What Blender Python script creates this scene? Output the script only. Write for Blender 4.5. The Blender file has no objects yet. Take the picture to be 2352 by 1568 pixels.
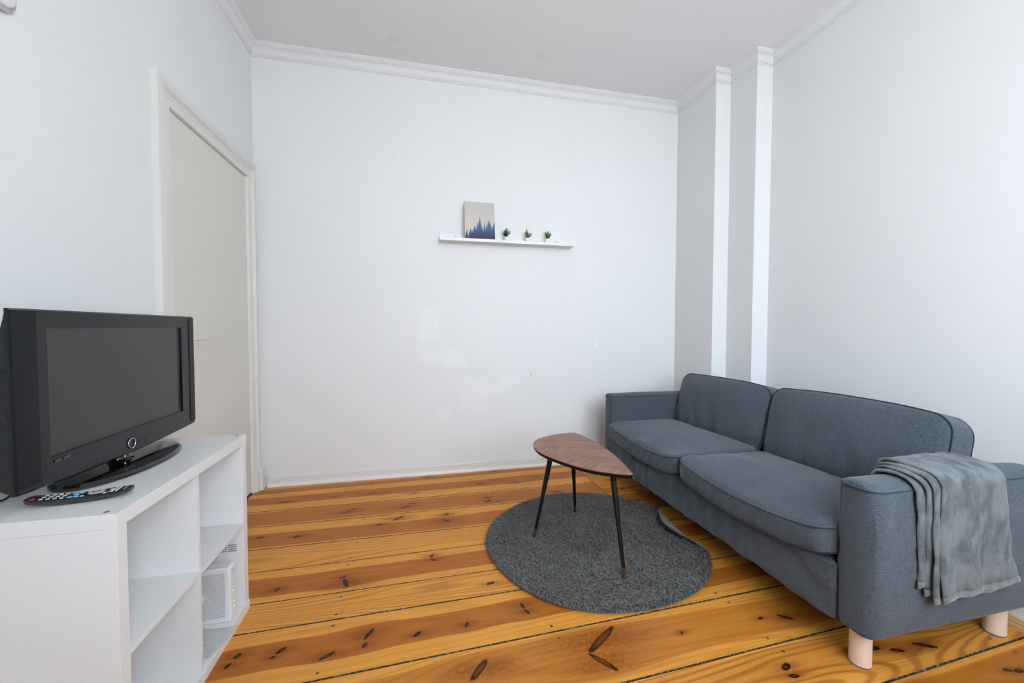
import bpy, bmesh, math, random
import numpy as np
from mathutils import Vector, Matrix, noise, Euler

random.seed(7)
SC = bpy.context.scene
COL = SC.collection

# ------------------------------------------------------------------ camera
cam_d = bpy.data.cameras.new('camera')
cam_d.sensor_fit = 'HORIZONTAL'; cam_d.sensor_width = 36.0; cam_d.lens = 14.163
cam_d.clip_start = 0.02
cam = bpy.data.objects.new('camera', cam_d); COL.objects.link(cam)
RT = Vector((0.97453484, -0.22423182, 0.00138876))
UP = Vector((0.00611975, 0.03278705, 0.99944362))
FW = Vector((0.22415259, 0.97398414, -0.03332436))
cam.matrix_world = Matrix(((RT.x, UP.x, -FW.x, 0.0), (RT.y, UP.y, -FW.y, 0.0), (RT.z, UP.z, -FW.z, 1.2326), (0, 0, 0, 1)))
SC.camera = cam

# ------------------------------------------------------------------ room sizes (metres)
XL, YB, YF = -1.213, 3.437, -0.50           # left wall, back wall, window wall behind the camera
C0, C1, C2 = 2.402, 2.543, 2.687            # right wall planes, stepping outwards towards the window
Y1, Y2 = 2.929, 2.659
ZC, ZCORN = 3.35, 3.258
WINS = [(0.05, 1.00), (1.20, 2.15)]        # window openings in x
WZ0, WZ1 = 0.90, 3.05

# ------------------------------------------------------------------ world, daylight, exposure
world = bpy.data.worlds.new('world'); SC.world = world; world.use_nodes = True
wn = world.node_tree.nodes; wl = world.node_tree.links
bg = wn['Background']
tc = wn.new('ShaderNodeTexCoord'); sx = wn.new('ShaderNodeSeparateXYZ'); wl.new(tc.outputs['Generated'], sx.inputs[0])
rmp = wn.new('ShaderNodeValToRGB')
mp = wn.new('ShaderNodeMapRange'); mp.inputs[1].default_value = -0.3; mp.inputs[2].default_value = 0.5
wl.new(sx.outputs['Z'], mp.inputs[0]); wl.new(mp.outputs[0], rmp.inputs[0])
rmp.color_ramp.elements[0].color = (0.67, 0.72, 0.76, 1); rmp.color_ramp.elements[1].color = (0.84, 0.955, 1.07, 1)
wl.new(rmp.outputs[0], bg.inputs[0]); bg.inputs[1].default_value = 14.6
for i, (a, b) in enumerate(WINS):            # daylight portals in the window openings
    L = bpy.data.lights.new('daylight_portal', 'AREA'); L.shape = 'RECTANGLE'
    L.size = b - a; L.size_y = WZ1 - WZ0; L.cycles.is_portal = True
    lo = bpy.data.objects.new('daylight_portal', L); COL.objects.link(lo)
    lo.location = ((a + b) / 2, YF - 0.17, (WZ0 + WZ1) / 2); lo.rotation_euler = (math.radians(90), 0, math.radians(180))
vs = SC.view_settings
vs.view_transform = 'Standard'; vs.look = 'None'; vs.gamma = 1.0; vs.exposure = 0.0; vs.use_curve_mapping = False
SC.cycles.max_bounces = 6; SC.cycles.diffuse_bounces = 4; SC.cycles.transparent_max_bounces = 12
SC.cycles.sample_clamp_indirect = 6.0; SC.cycles.adaptive_threshold = 0.05; SC.cycles.adaptive_min_samples = 20

# ------------------------------------------------------------------ helpers
def link(o, parent=None):
    COL.objects.link(o)
    if parent is not None:
        o.parent = parent
        o.matrix_parent_inverse = Matrix.Translation(-parent.location)
    return o

def mobj(name, verts, faces, mat, parent=None, smooth=None):
    me = bpy.data.meshes.new(name); me.from_pydata([tuple(v) for v in verts], [], faces); me.update()
    return fin(name, me, mat, parent, smooth)

def fin(name, me, mat, parent=None, smooth=None):
    if smooth is not None:
        me.polygons.foreach_set('use_smooth', [True] * len(me.polygons))
        if smooth < 179: me.set_sharp_from_angle(angle=math.radians(smooth))
    o = bpy.data.objects.new(name, me)
    if mat is not None: me.materials.append(mat)
    return link(o, parent)

def bobj(name, bm, mat, parent=None, smooth=None):
    me = bpy.data.meshes.new(name); bmesh.ops.recalc_face_normals(bm, faces=bm.faces[:]); bm.to_mesh(me); bm.free()
    return fin(name, me, mat, parent, smooth)

def empty(name, loc, label=None, cat=None, group=None):
    o = bpy.data.objects.new(name, None); o.location = loc; o.empty_display_size = 0.05; COL.objects.link(o)
    return tag(o, label, cat, group)

def tag(o, label=None, cat=None, group=None, kind=None):
    if label: o['label'] = label
    if cat: o['category'] = cat
    if group: o['group'] = group
    if kind: o['kind'] = kind
    return o

def bm_box(bm, lo, hi, bev=0.0, seg=2):
    r = bmesh.ops.create_cube(bm, size=1.0)
    vs_ = r['verts']
    for v in vs_:
        v.co = Vector([lo[k] + (v.co[k] + 0.5) * (hi[k] - lo[k]) for k in range(3)])
    if bev > 0:
        es = list({e for v in vs_ for e in v.link_edges})
        bmesh.ops.bevel(bm, geom=es, offset=bev, segments=seg, profile=0.5, affect='EDGES')

def box(name, lo, hi, mat, parent=None, bev=0.0, seg=2):
    bm = bmesh.new(); bm_box(bm, lo, hi, bev, seg)
    return bobj(name, bm, mat, parent)

def prism(name, poly, axis, lo, hi, mat, parent=None, bev=0.0):
    """poly is a list of 2D points in the two axes other than `axis`, extruded along axis"""
    n = len(poly); vv = []
    for h in (lo, hi):
        for p in poly:
            q = [p[0], p[1]]; q.insert(axis, h); vv.append(q)
    ff = [list(range(n)), list(range(n, 2 * n))] + [[i, (i + 1) % n, n + (i + 1) % n, n + i] for i in range(n)]
    bm = bmesh.new(); bv = [bm.verts.new(v) for v in vv]
    for f in ff: bm.faces.new([bv[i] for i in f])
    bmesh.ops.recalc_face_normals(bm, faces=bm.faces[:])
    if bev > 0: bmesh.ops.bevel(bm, geom=bm.edges[:], offset=bev, segments=2, profile=0.5, affect='EDGES')
    return bobj(name, bm, mat, parent)

def tube_data(path, rad, seg=8, closed=False, caps=True):
    path = [Vector(p) for p in path]; n = len(path)
    rads = rad if isinstance(rad, (list, tuple)) else [rad] * n
    vv, ff = [], []
    prev = None
    for i, p in enumerate(path):
        a = path[(i - 1) % n] if (closed or i > 0) else p
        b = path[(i + 1) % n] if (closed or i < n - 1) else p
        t = (b - a).normalized() if (b - a).length > 1e-9 else Vector((0, 0, 1))
        if prev is None:
            h = Vector((0, 0, 1)) if abs(t.z) < 0.9 else Vector((1, 0, 0))
            nx = t.cross(h).normalized()
        else:
            nx = (prev - t * prev.dot(t)).normalized()
        prev = nx; ny = t.cross(nx)
        for k in range(seg):
            an = 2 * math.pi * k / seg
            vv.append(p + (nx * math.cos(an) + ny * math.sin(an)) * rads[i])
    for i in range(n if closed else n - 1):
        j = (i + 1) % n
        for k in range(seg):
            l = (k + 1) % seg
            ff.append([i * seg + k, i * seg + l, j * seg + l, j * seg + k])
    if not closed and caps:
        ff.append(list(range(seg - 1, -1, -1))); ff.append([(n - 1) * seg + k for k in range(seg)])
    return vv, ff

def tube(name, path, rad, mat, parent=None, seg=8, closed=False, smooth=50):
    v, f = tube_data(path, rad, seg, closed)
    return mobj(name, v, f, mat, parent, smooth)

def axis_coords(h, r, step, ne=4):
    r = min(r, h * 0.999)
    c = [-h + r * (1 - math.cos(math.pi / 2 * i / ne)) for i in range(ne)]
    inner = h - r; m = max(1, int(round(2 * inner / step)))
    c += [-inner + 2 * inner * i / m for i in range(m + 1)]
    c += [-x for x in c[:ne][::-1]]
    return c

def soft_box(size, r, step=0.03, fn=None, r2=None):
    """rounded box centred at the origin; fn(p, uvw) moves each vertex. r2 = larger radius for edges along z"""
    h = [s / 2 for s in size]
    rr = r2 if r2 else r
    X = axis_coords(h[0], rr, step); Y = axis_coords(h[1], rr, step); Z = axis_coords(h[2], r, step)
    idx = {}; vv = []; ff = []
    def V(i, j, k):
        key = (i, j, k)
        if key in idx: return idx[key]
        p = Vector((X[i], Y[j], Z[k]))
        # plan rounding first (radius rr), then vertical rounding (radius r)
        q = Vector((max(-(h[0] - rr), min(h[0] - rr, p.x)), max(-(h[1] - rr), min(h[1] - rr, p.y)), 0))
        d = Vector((p.x - q.x, p.y - q.y, 0)); m = max(abs(d.x), abs(d.y))
        if m > 1e-9: d = d.normalized() * m
        m_in = d.length                       # 0..rr distance from the core
        zc = max(-(h[2] - r), min(h[2] - r, p.z)); dz = p.z - zc
        out = max(0.0, m_in - (rr - r))       # 0..r
        e = Vector((out, dz)); mm = max(abs(e.x), abs(e.y))
        if mm > 1e-9: e = e.normalized() * mm
        dn = d.normalized() if d.length > 1e-9 else Vector((0, 0, 0))
        rad = (min(m_in, rr - r) + e.x) if m_in > 1e-9 else 0
        co = Vector((q.x + dn.x * rad, q.y + dn.y * rad, zc + e.y))
        u = Vector((X[i] / h[0], Y[j] / h[1], Z[k] / h[2]))
        if fn: co = fn(co, u)
        idx[key] = len(vv); vv.append(co); return idx[key]
    nx, ny, nz = len(X) - 1, len(Y) - 1, len(Z) - 1
    for i in range(nx):
        for j in range(ny):
            ff.append([V(i, j, 0), V(i, j + 1, 0), V(i + 1, j + 1, 0), V(i + 1, j, 0)])
            ff.append([V(i, j, nz), V(i + 1, j, nz), V(i + 1, j + 1, nz), V(i, j + 1, nz)])
    for i in range(nx):
        for k in range(nz):
            ff.append([V(i, 0, k), V(i + 1, 0, k), V(i + 1, 0, k + 1), V(i, 0, k + 1)])
            ff.append([V(i, ny, k), V(i, ny, k + 1), V(i + 1, ny, k + 1), V(i + 1, ny, k)])
    for j in range(ny):
        for k in range(nz):
            ff.append([V(0, j, k), V(0, j, k + 1), V(0, j + 1, k + 1), V(0, j + 1, k)])
            ff.append([V(nx, j, k), V(nx, j + 1, k), V(nx, j + 1, k + 1), V(nx, j, k + 1)])
    return vv, ff

def sweep(name, path, prof, mat, parent=None, smooth=30):
    """sweep a (offset, z) profile along a plan path; offset points to the left of travel; mitred corners"""
    vv, ff = [], []; n = len(path); m = len(prof)
    P = [Vector(p) for p in path]
    for i in range(n):
        d0 = (P[i] - P[i - 1]).normalized() if i > 0 else None
        d1 = (P[i + 1] - P[i]).normalized() if i < n - 1 else None
        if d0 is None: d0 = d1
        if d1 is None: d1 = d0
        n0 = Vector((-d0.y, d0.x)); n1 = Vector((-d1.y, d1.x))
        mt = (n0 + n1); mt = mt / (1 + n0.dot(n1))
        for (o, z) in prof: vv.append((P[i].x + mt.x * o, P[i].y + mt.y * o, z))
    for i in range(n - 1):
        for k in range(m):
            l = (k + 1) % m
            ff.append([i * m + k, i * m + l, (i + 1) * m + l, (i + 1) * m + k])
    ff.append(list(range(m))[::-1]); ff.append([(n - 1) * m + k for k in range(m)])
    bm = bmesh.new(); bv = [bm.verts.new(v) for v in vv]
    for f in ff: bm.faces.new([bv[i] for i in f])
    return bobj(name, bm, mat, parent, smooth)

def copy_tree(o, delta, parent=None):
    """copy a thing, its parts and sub-parts; the geometry keeps its place relative to the thing"""
    c = o.copy(); COL.objects.link(c)
    if parent is None: c.location = o.location + Vector(delta)
    else: c.parent = parent
    for ch in list(o.children): copy_tree(ch, delta, c)
    return c

# ------------------------------------------------------------------ material helpers
class NT:
    def __init__(s, name):
        s.mat = bpy.data.materials.new(name); s.mat.use_nodes = True
        s.t = s.mat.node_tree; s.b = s.t.nodes['Principled BSDF']
    def n(s, typ, **kw):
        nd = s.t.nodes.new('ShaderNode' + typ)
        for k, v in kw.items(): setattr(nd, k, v)
        return nd
    def set(s, sock, v):
        if isinstance(v, bpy.types.NodeSocket): s.t.links.new(v, sock)
        elif v is not None: sock.default_value = v
    def coord(s, scale=(1, 1, 1), rot=(0, 0, 0), loc=(0, 0, 0)):
        t = s.n('TexCoord'); m = s.n('Mapping'); s.t.links.new(t.outputs['Object'], m.inputs[0])
        m.inputs['Scale'].default_value = scale; m.inputs['Rotation'].default_value = rot; m.inputs['Location'].default_value = loc
        return m.outputs[0]
    def xyz(s, v=None):
        q = s.n('SeparateXYZ'); s.set(q.inputs[0], v if v is not None else s.n('TexCoord').outputs['Object']); return q.outputs
    def comb(s, x=0.0, y=0.0, z=0.0):
        q = s.n('CombineXYZ'); s.set(q.inputs[0], x); s.set(q.inputs[1], y); s.set(q.inputs[2], z); return q.outputs[0]
    def noise(s, vec, scale=5, detail=3, rough=0.55, dist=0.0):
        q = s.n('TexNoise'); s.set(q.inputs['Vector'], vec); q.inputs['Scale'].default_value = scale
        q.inputs['Detail'].default_value = detail; q.inputs['Roughness'].default_value = rough; q.inputs['Distortion'].default_value = dist
        return q.outputs[0]
    def m(s, op, a, b=None, c=None, clamp=False):
        q = s.n('Math', operation=op, use_clamp=clamp); s.set(q.inputs[0], a)
        if b is not None: s.set(q.inputs[1], b)
        if c is not None: s.set(q.inputs[2], c)
        return q.outputs[0]
    def rng(s, v, a, b, c=0.0, d=1.0, smooth=True):
        q = s.n('MapRange', interpolation_type='SMOOTHSTEP' if smooth else 'LINEAR')
        s.set(q.inputs[0], v)
        for k, x in enumerate((a, b, c, d)): q.inputs[k + 1].default_value = x
        return q.outputs[0]
    def mix(s, f, a, b, blend='MIX'):
        q = s.n('Mix', data_type='RGBA', blend_type=blend); s.set(q.inputs[0], f)
        s.set(q.inputs[6], (*a, 1) if isinstance(a, tuple) and len(a) == 3 else a)
        s.set(q.inputs[7], (*b, 1) if isinstance(b, tuple) and len(b) == 3 else b)
        return q.outputs[2]
    def bump(s, h, strength=0.3, dist=0.002):
        q = s.n('Bump'); q.inputs['Strength'].default_value = strength; q.inputs['Distance'].default_value = dist
        s.set(q.inputs['Height'], h); s.t.links.new(q.outputs[0], s.b.inputs['Normal'])
    def base(s, col=None, rough=None, metal=None, spec=None, coat=None, coat_r=None, sheen=None):
        b = s.b.inputs
        if col is not None: s.set(b['Base Color'], (*col, 1) if isinstance(col, tuple) else col)
        if rough is not None: s.set(b['Roughness'], rough)
        if metal is not None: b['Metallic'].default_value = metal
        if spec is not None: b['Specular IOR Level'].default_value = spec
        if coat is not None: b['Coat Weight'].default_value = coat
        if coat_r is not None: b['Coat Roughness'].default_value = coat_r
        if sheen is not None: b['Sheen Weight'].default_value = sheen
        return s.mat

def plain(name, col, rough=0.5, metal=0.0, spec=0.5, coat=0.0, coat_r=0.05, var=0.04, scale=40, bump=0.0):
    t = NT(name); nz = t.noise(t.coord(), scale, 3)
    c0 = tuple(x * (1 - var) for x in col); c1 = tuple(min(1, x * (1 + var)) for x in col)
    t.base(t.mix(nz, c0, c1), rough, metal, spec, coat, coat_r)
    if bump: t.bump(nz, bump, 0.001)
    return t.mat

def wall_mat(name, col, patches=()):
    t = NT(name); co = t.coord()
    big = t.noise(co, 1.3, 1); mid = t.noise(co, 60, 2, 0.6)
    c = t.mix(t.rng(big, 0.3, 0.7), tuple(x * 0.985 for x in col), col)
    X = t.xyz()
    nd = t.noise(co, 9, 3)
    for (px, pz, w, h, k) in patches:        # touched-up paint, flat rounded rectangles on the back wall
        ax = t.m('DIVIDE', t.m('ABSOLUTE', t.m('SUBTRACT', X[0], px)), w)
        az = t.m('DIVIDE', t.m('ABSOLUTE', t.m('SUBTRACT', X[2], pz)), h)
        d = t.m('ADD', t.m('MAXIMUM', ax, az), t.m('MULTIPLY', t.m('SUBTRACT', nd, 0.5), 0.9))
        f = t.rng(d, 1.15, 0.8, 0, 1)
        c = t.mix(f, c, tuple(min(1, x * k) for x in col))
    t.base(c, 0.62, spec=0.35)
    t.bump(mid, 0.10, 0.003)
    return t.mat

WHITE = (0.86, 0.866, 0.872)
M = {}
M['wall_back'] = wall_mat('wall_paint_back', WHITE, [(0.075, 1.26, 0.085, 0.125, 1.035), (0.16, 1.0, 0.15, 0.05, 1.03), (0.30, 0.96, 0.09, 0.05, 1.03),
    (0.45, 0.66, 0.13, 0.14, 1.025), (0.62, 0.70, 0.1, 0.05, 1.03), (0.78, 0.78, 0.09, 0.04, 1.03), (1.58, 1.10, 0.02, 0.05, 1.04), (0.2, 0.5, 0.05, 0.05, 1.025),
    (0.965, 0.82, 0.011, 0.024, 0.86), (1.01, 1.005, 0.006, 0.009, 0.8), (-0.191, 2.608, 0.005, 0.005, 0.7)])
M['wall'] = wall_mat('wall_paint', WHITE)
t = NT('ceiling_paint'); co = t.coord(); X = t.xyz(co); cc = t.mix(t.noise(co, 1.2, 2), (0.875, 0.875, 0.88), (0.89, 0.89, 0.895))
for (px, py, r_) in ((-0.174, 3.15, 0.055), (0.945, 3.08, 0.06)):
    d = t.m('SQRT', t.m('ADD', t.m('POWER', t.m('SUBTRACT', X[0], px), 2.0), t.m('POWER', t.m('SUBTRACT', X[1], py), 2.0)))
    cc = t.mix(t.rng(d, r_, r_ * 0.6, 0, 0.35), cc, (0.80, 0.79, 0.80))
t.base(cc, 0.75, spec=0.2); t.bump(t.noise(co, 120, 3), 0.1, 0.002); M['ceiling'] = t.mat
M['stucco'] = plain('cornice_paint', (0.84, 0.842, 0.85), 0.55, spec=0.35, var=0.015, scale=25, bump=0.05)
M['door'] = plain('cream_door_paint', (0.75, 0.725, 0.665), 0.38, var=0.02, scale=6, bump=0.03)
M['casing'] = plain('cream_casing_paint', (0.79, 0.775, 0.735), 0.36, var=0.02, scale=30, bump=0.04)
M['base'] = plain('baseboard_paint', (0.80, 0.785, 0.74), 0.35, var=0.03, scale=18, bump=0.04)
M['quarter'] = plain('quarter_round_paint', (0.83, 0.83, 0.83), 0.35, var=0.02)
M['win'] = plain('window_paint', (0.82, 0.82, 0.82), 0.3, var=0.01)
t = NT('window_glass'); tr = t.n('BsdfTransparent'); gl = t.n('BsdfGlossy'); gl.inputs['Roughness'].default_value = 0.02
mx = t.n('MixShader'); mx.inputs[0].default_value = 0.07
t.t.links.new(tr.outputs[0], mx.inputs[1]); t.t.links.new(gl.outputs[0], mx.inputs[2])
t.t.links.new(mx.outputs[0], t.t.nodes['Material Output'].inputs[0]); M['glass'] = t.mat

# ------------------------------------------------------------------ room shell
TH = 0.2
o = prism('wall_left', [(YF - TH, -0.06), (2.30, -0.06), (2.30, 2.385), (3.385, 2.385), (3.385, -0.06), (YB, -0.06), (YB, ZC), (YF - TH, ZC)], 0, XL - TH, XL, M['wall'])
tag(o, 'white painted left wall with the cream door', None, None, 'structure')
o = box('wall_back', (XL - TH, YB, -0.06), (2.95, YB + TH, ZC), M['wall_back']); tag(o, 'white painted back wall with patched paint', kind='structure')
o = prism('wall_right', [(C0, YB), (C0, Y1), (C1, Y1), (C1, Y2), (C2, Y2), (C2, YF - TH), (2.95, YF - TH), (2.95, YB)], 2, -0.06, ZC, M['wall'])
tag(o, 'white painted right wall with two corner steps', kind='structure')
# window wall behind the camera: one mesh of piers, parapet and lintels
bm = bmesh.new()
xs = [XL] + [v for w in WINS for v in w] + [C2]
for a, b in zip(xs[0::2], xs[1::2]): bm_box(bm, (a, YF - TH, -0.06), (b, YF, ZC))
for a, b in WINS:
    bm_box(bm, (a, YF - TH, -0.06), (b, YF, WZ0)); bm_box(bm, (a, YF - TH, WZ1), (b, YF, ZC))
tag(bobj('wall_front', bm, M['wall']), 'white painted window wall', kind='structure')
o = box('ceiling', (XL - TH, YF - TH, ZC), (2.95, YB + TH, ZC + 0.15), M['ceiling']); tag(o, 'plain white ceiling', kind='structure')
for i, (a, b) in enumerate(WINS):
    g = empty('window_%d' % (i + 1), ((a + b) / 2, YF - 0.1, WZ0)); tag(g, 'tall white framed window', kind='structure')
    y0, y1 = YF - 0.14, YF - 0.08; f = 0.06; m_ = (a + b) / 2; zt = WZ1 - 0.6
    bm = bmesh.new()
    for lo, hi in (((a, y0, WZ0), (a + f, y1, WZ1)), ((b - f, y0, WZ0), (b, y1, WZ1)), ((a + f, y0, WZ0), (b - f, y1, WZ0 + f)), ((a + f, y0, WZ1 - f), (b - f, y1, WZ1)),
                   ((m_ - f / 2, y0, WZ0 + f), (m_ + f / 2, y1, zt)), ((a + f, y0, zt), (b - f, y1, zt + f))):
        bm_box(bm, lo, hi)
    bobj('window_frame', bm, M['win'], g)
    for lo, hi in (((a + f, WZ0 + f), (m_ - f / 2, zt)), ((m_ + f / 2, WZ0 + f), (b - f, zt)), ((a + f, zt + f), (b - f, WZ1 - f))):
        box('pane', (lo[0], YF - 0.113, lo[1]), (hi[0], YF - 0.107, hi[1]), M['glass'], g)
    box('window_sill', (a, YF - 0.08, WZ0), (b, YF + 0.10, WZ0 + 0.03), M['win'], g, 0.006)

# cornice
cor = [(0, ZCORN), (0.009, ZCORN), (0.0125, ZCORN + 0.005), (0.009, ZCORN + 0.011), (0.013, ZCORN + 0.012), (0.0165, ZCORN + 0.017), (0.0135, ZCORN + 0.022), (0.016, ZCORN + 0.024)]
for i in range(7):
    a = math.pi / 2 * i / 6
    cor.append((0.016 + 0.022 * (1 - math.cos(a)), ZCORN + 0.025 + 0.037 * math.sin(a)))
cor += [(0.042, ZCORN + 0.063), (0.042, ZCORN + 0.067), (0.048, ZCORN + 0.069), (0.0525, ZCORN + 0.075), (0.049, ZCORN + 0.081), (0.053, ZCORN + 0.083), (0.056, ZCORN + 0.087), (0.056, ZC), (0, ZC)]
o = sweep('trim_1', [(C2, YF), (C2, Y2), (C1, Y2), (C1, Y1), (C0, Y1), (C0, YB), (0.853, YB)], cor, M['stucco'])
tag(o, 'white moulded cornice along the right wall and its two steps', kind='structure')
o = sweep('trim_2', [(0.8515, YB), (XL, YB), (XL, YF)], cor, M['stucco'])
tag(o, 'white moulded cornice along the left wall and back wall', kind='structure')
# baseboards of the back wall: reeded board in two lengths and a quarter round
bprof = [(0, 0.0), (0.016, 0.0), (0.016, 0.042), (0.0145, 0.044), (0.0145, 0.047), (0.016, 0.049), (0.016, 0.058), (0.0135, 0.060), (0.0135, 0.0635), (0.015, 0.066), (0.013, 0.073), (0.008, 0.077), (0, 0.078)]
g = empty('baseboard_back', (0.6, YB, 0)); tag(g, 'cream reeded baseboard along the back wall', kind='structure')
xm = -0.085
sweep('board', [(C0, YB), (xm + 0.0012, YB)], bprof, M['base'], g)
sweep('board', [(xm, YB), (-1.148, YB)], bprof, M['base'], g)
qp = [(0.016, 0.0), (0.030, 0.0)] + [(0.016 + 0.014 * math.cos(a), 0.026 * math.sin(a)) for a in [math.pi / 2 * i / 5 for i in range(1, 6)]]
sweep('quarter_round', [(C0, YB), (0.0, YB)], qp, M['quarter'], g)
sweep('quarter_round', [(-0.001, YB), (-1.148, YB)], qp, M['quarter'], g)
# boxed-in pipe ledge along the right wall with its own low wooden skirting
t = NT('skirting_pine'); co = t.coord((3, 3, 140)); t.base(t.mix(t.noise(co, 3, 3), (0.50, 0.30, 0.14), (0.72, 0.50, 0.28)), 0.4); M['skirt'] = t.mat
g = empty('baseboard_right', (2.5, 1.2, 0)); tag(g, 'white boxed ledge low on the right wall with pale wood skirting', kind='structure')
box('ledge', (2.395, YF, 0), (C2, Y2 - 0.002, 0.145), M['wall'], g)
sweep('skirting', [(2.395, YF), (2.395, Y2 - 0.002)], [(0, 0), (0.018, 0), (0.018, 0.018), (0.014, 0.020), (0.014, 0.032), (0.011, 0.034), (0.009, 0.044), (0, 0.046)], M['skirt'], g)

# ------------------------------------------------------------------ floor: pine planks with recessed dirty gaps
t = NT('gap_dirt'); co = t.coord()
t.base(t.mix(t.rng(t.noise(co, 70, 4, 0.7), 0.45, 0.7), (0.022, 0.014, 0.008), (0.22, 0.175, 0.125)), 0.9); t.bump(t.noise(co, 90, 3), 0.6, 0.004)
M['dirt'] = t.mat
M['nail'] = plain('nail_head', (0.10, 0.075, 0.05), 0.6, spec=0.2, var=0.5, scale=250)
SAP, HEART = (0.680, 0.305, 0.052), (0.425, 0.128, 0.014)
SAPD, HEARTD = (0.58, 0.228, 0.030), (0.255, 0.062, 0.006)

def plank_mat(i, ya, yb, heart, knots, cath=0.4, warm=0.5):
    """ya/yb: edge lines (y at x=0, slope); heart: (v0, v1) range of dark heartwood, strength"""
    t = NT('pine_plank_%02d' % i)
    co = t.n('TexCoord').outputs['Object']; X = t.xyz(co)
    e0 = t.m('ADD', ya[0], t.m('MULTIPLY', X[0], ya[1])); e1 = t.m('ADD', yb[0], t.m('MULTIPLY', X[0], yb[1]))
    v = t.m('DIVIDE', t.m('SUBTRACT', X[1], e0), t.m('SUBTRACT', e1, e0))
    off = i * 3.71
    wob = t.noise(t.comb(t.m('ADD', t.m('MULTIPLY', X[0], 0.9), off), t.m('MULTIPLY', X[1], 0.25), off), 1.6, 0.4)
    v = t.m('ADD', v, t.m('MULTIPLY', t.m('SUBTRACT', wob, 0.5), 0.15))
    core = halo = big = None
    ringd = None
    for (kx, ky, ang, L, W) in knots:
        ca, sa = math.cos(math.radians(ang)), math.sin(math.radians(ang))
        dx = t.m('SUBTRACT', X[0], kx); dy = t.m('SUBTRACT', X[1], ky)
        px = t.m('DIVIDE', t.m('ADD', t.m('MULTIPLY', dx, ca), t.m('MULTIPLY', dy, sa)), L * 0.9)
        py = t.m('DIVIDE', t.m('SUBTRACT', t.m('MULTIPLY', dy, ca), t.m('MULTIPLY', dx, sa)), W * 0.75)
        d2 = t.m('ADD', t.m('MULTIPLY', px, px), t.m('MULTIPLY', py, py))
        # wider, board-aligned halo
        hx = t.m('DIVIDE', dx, L * 2.6 + 0.020); hy = t.m('DIVIDE', dy, max(W, L * abs(sa)) * 1.3 + 0.008)
        h2 = t.m('ADD', t.m('MULTIPLY', hx, hx), t.m('MULTIPLY', hy, hy))
        core = d2 if core is None else t.m('MINIMUM', core, d2)
        if L > 0.05: big = d2 if big is None else t.m('MINIMUM', big, d2)
        halo = h2 if halo is None else t.m('MINIMUM', halo, h2)
        v = t.m('ADD', v, t.m('MULTIPLY', t.m('DIVIDE', dy, 0.05 + L), t.m('MULTIPLY', t.m('POWER', 2.718, t.m('MULTIPLY', h2, -0.7)), -0.25)))
    # grain: long streaks + cathedral rings
    gv = t.comb(t.m('ADD', t.m('MULTIPLY', X[0], 0.55), off), t.m('MULTIPLY', v, 5.5), off)
    g1 = t.noise(gv, 3.0, 2.0, 0.5)
    gv2 = t.comb(t.m('MULTIPLY', X[0], 1.6), t.m('MULTIPLY', v, 24.0), off)
    g2 = t.noise(gv2, 2.0, 1.0, 0.5)
    bend = t.noise(t.comb(t.m('ADD', t.m('MULTIPLY', X[0], 0.42), off), t.m('MULTIPLY', v, 0.9), off), 1.3, 0.6)
    rings = t.m('SINE', t.m('ADD', t.m('MULTIPLY', v, 40.0), t.m('MULTIPLY', bend, 110.0)))
    rings = t.m('POWER', t.rng(rings, -1, 1), 3.0)
    if heart:
        c, w = (heart[0] + heart[1]) / 2, (heart[1] - heart[0]) / 2
        hv = t.m('ADD', t.m('DIVIDE', t.m('ABSOLUTE', t.m('SUBTRACT', v, c)), w), t.m('MULTIPLY', t.m('SUBTRACT', wob, 0.5), 0.20))
        hm = t.m('MULTIPLY', t.rng(hv, 1.04, 0.92), heart[2])
        hm = t.m('MULTIPLY', hm, t.rng(g1, 0.25, 0.60, 0.62, 1.0))
    else:
        hm = t.rng(g1, 0.5, 0.85, 0.0, 0.28)
    sap = t.mix(g1, tuple(SAPD[k] * (1 - warm) + SAP[k] * warm for k in range(3)), SAP)
    hrt = t.mix(t.rng(g1, 0.32, 0.68), HEARTD, HEART)
    c = t.mix(hm, sap, hrt)
    c = t.mix(t.m('MULTIPLY', t.rng(g2, 0.45, 0.8), 0.42), c, (0.30, 0.085, 0.014))
    c = t.mix(t.m('MULTIPLY', rings, 0.5 * cath), c, (0.22, 0.055, 0.010))
    if knots:
        nz = t.m('MULTIPLY', t.m('SUBTRACT', t.noise(co, 60, 3), 0.5), 1.3)
        hl = t.m('POWER', 2.718, t.m('MULTIPLY', t.m('MAXIMUM', t.m('ADD', halo, nz), 0.0), -1.6))
        c = t.mix(t.m('MULTIPLY', hl, 0.70), c, (0.170, 0.036, 0.006))
        cr = t.m('ADD', core, t.m('MULTIPLY', nz, 0.8))
        c = t.mix(t.rng(cr, 1.5, 0.75), c, (0.026, 0.009, 0.004))
        if big is not None: c = t.mix(t.rng(t.m('ADD', big, t.m('MULTIPLY', nz, 0.5)), 0.70, 0.10, 0, 0.60), c, (0.22, 0.055, 0.008))
        else: c = t.mix(t.rng(cr, 0.16, 0.03, 0, 0.6), c, (0.17, 0.085, 0.03))
    rg = t.rng(t.noise(co, 7, 4), 0.3, 0.7, 0.28, 0.38)
    t.base(c, rg, spec=0.10, coat=0.05, coat_r=0.10)
    return t.mat

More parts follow.
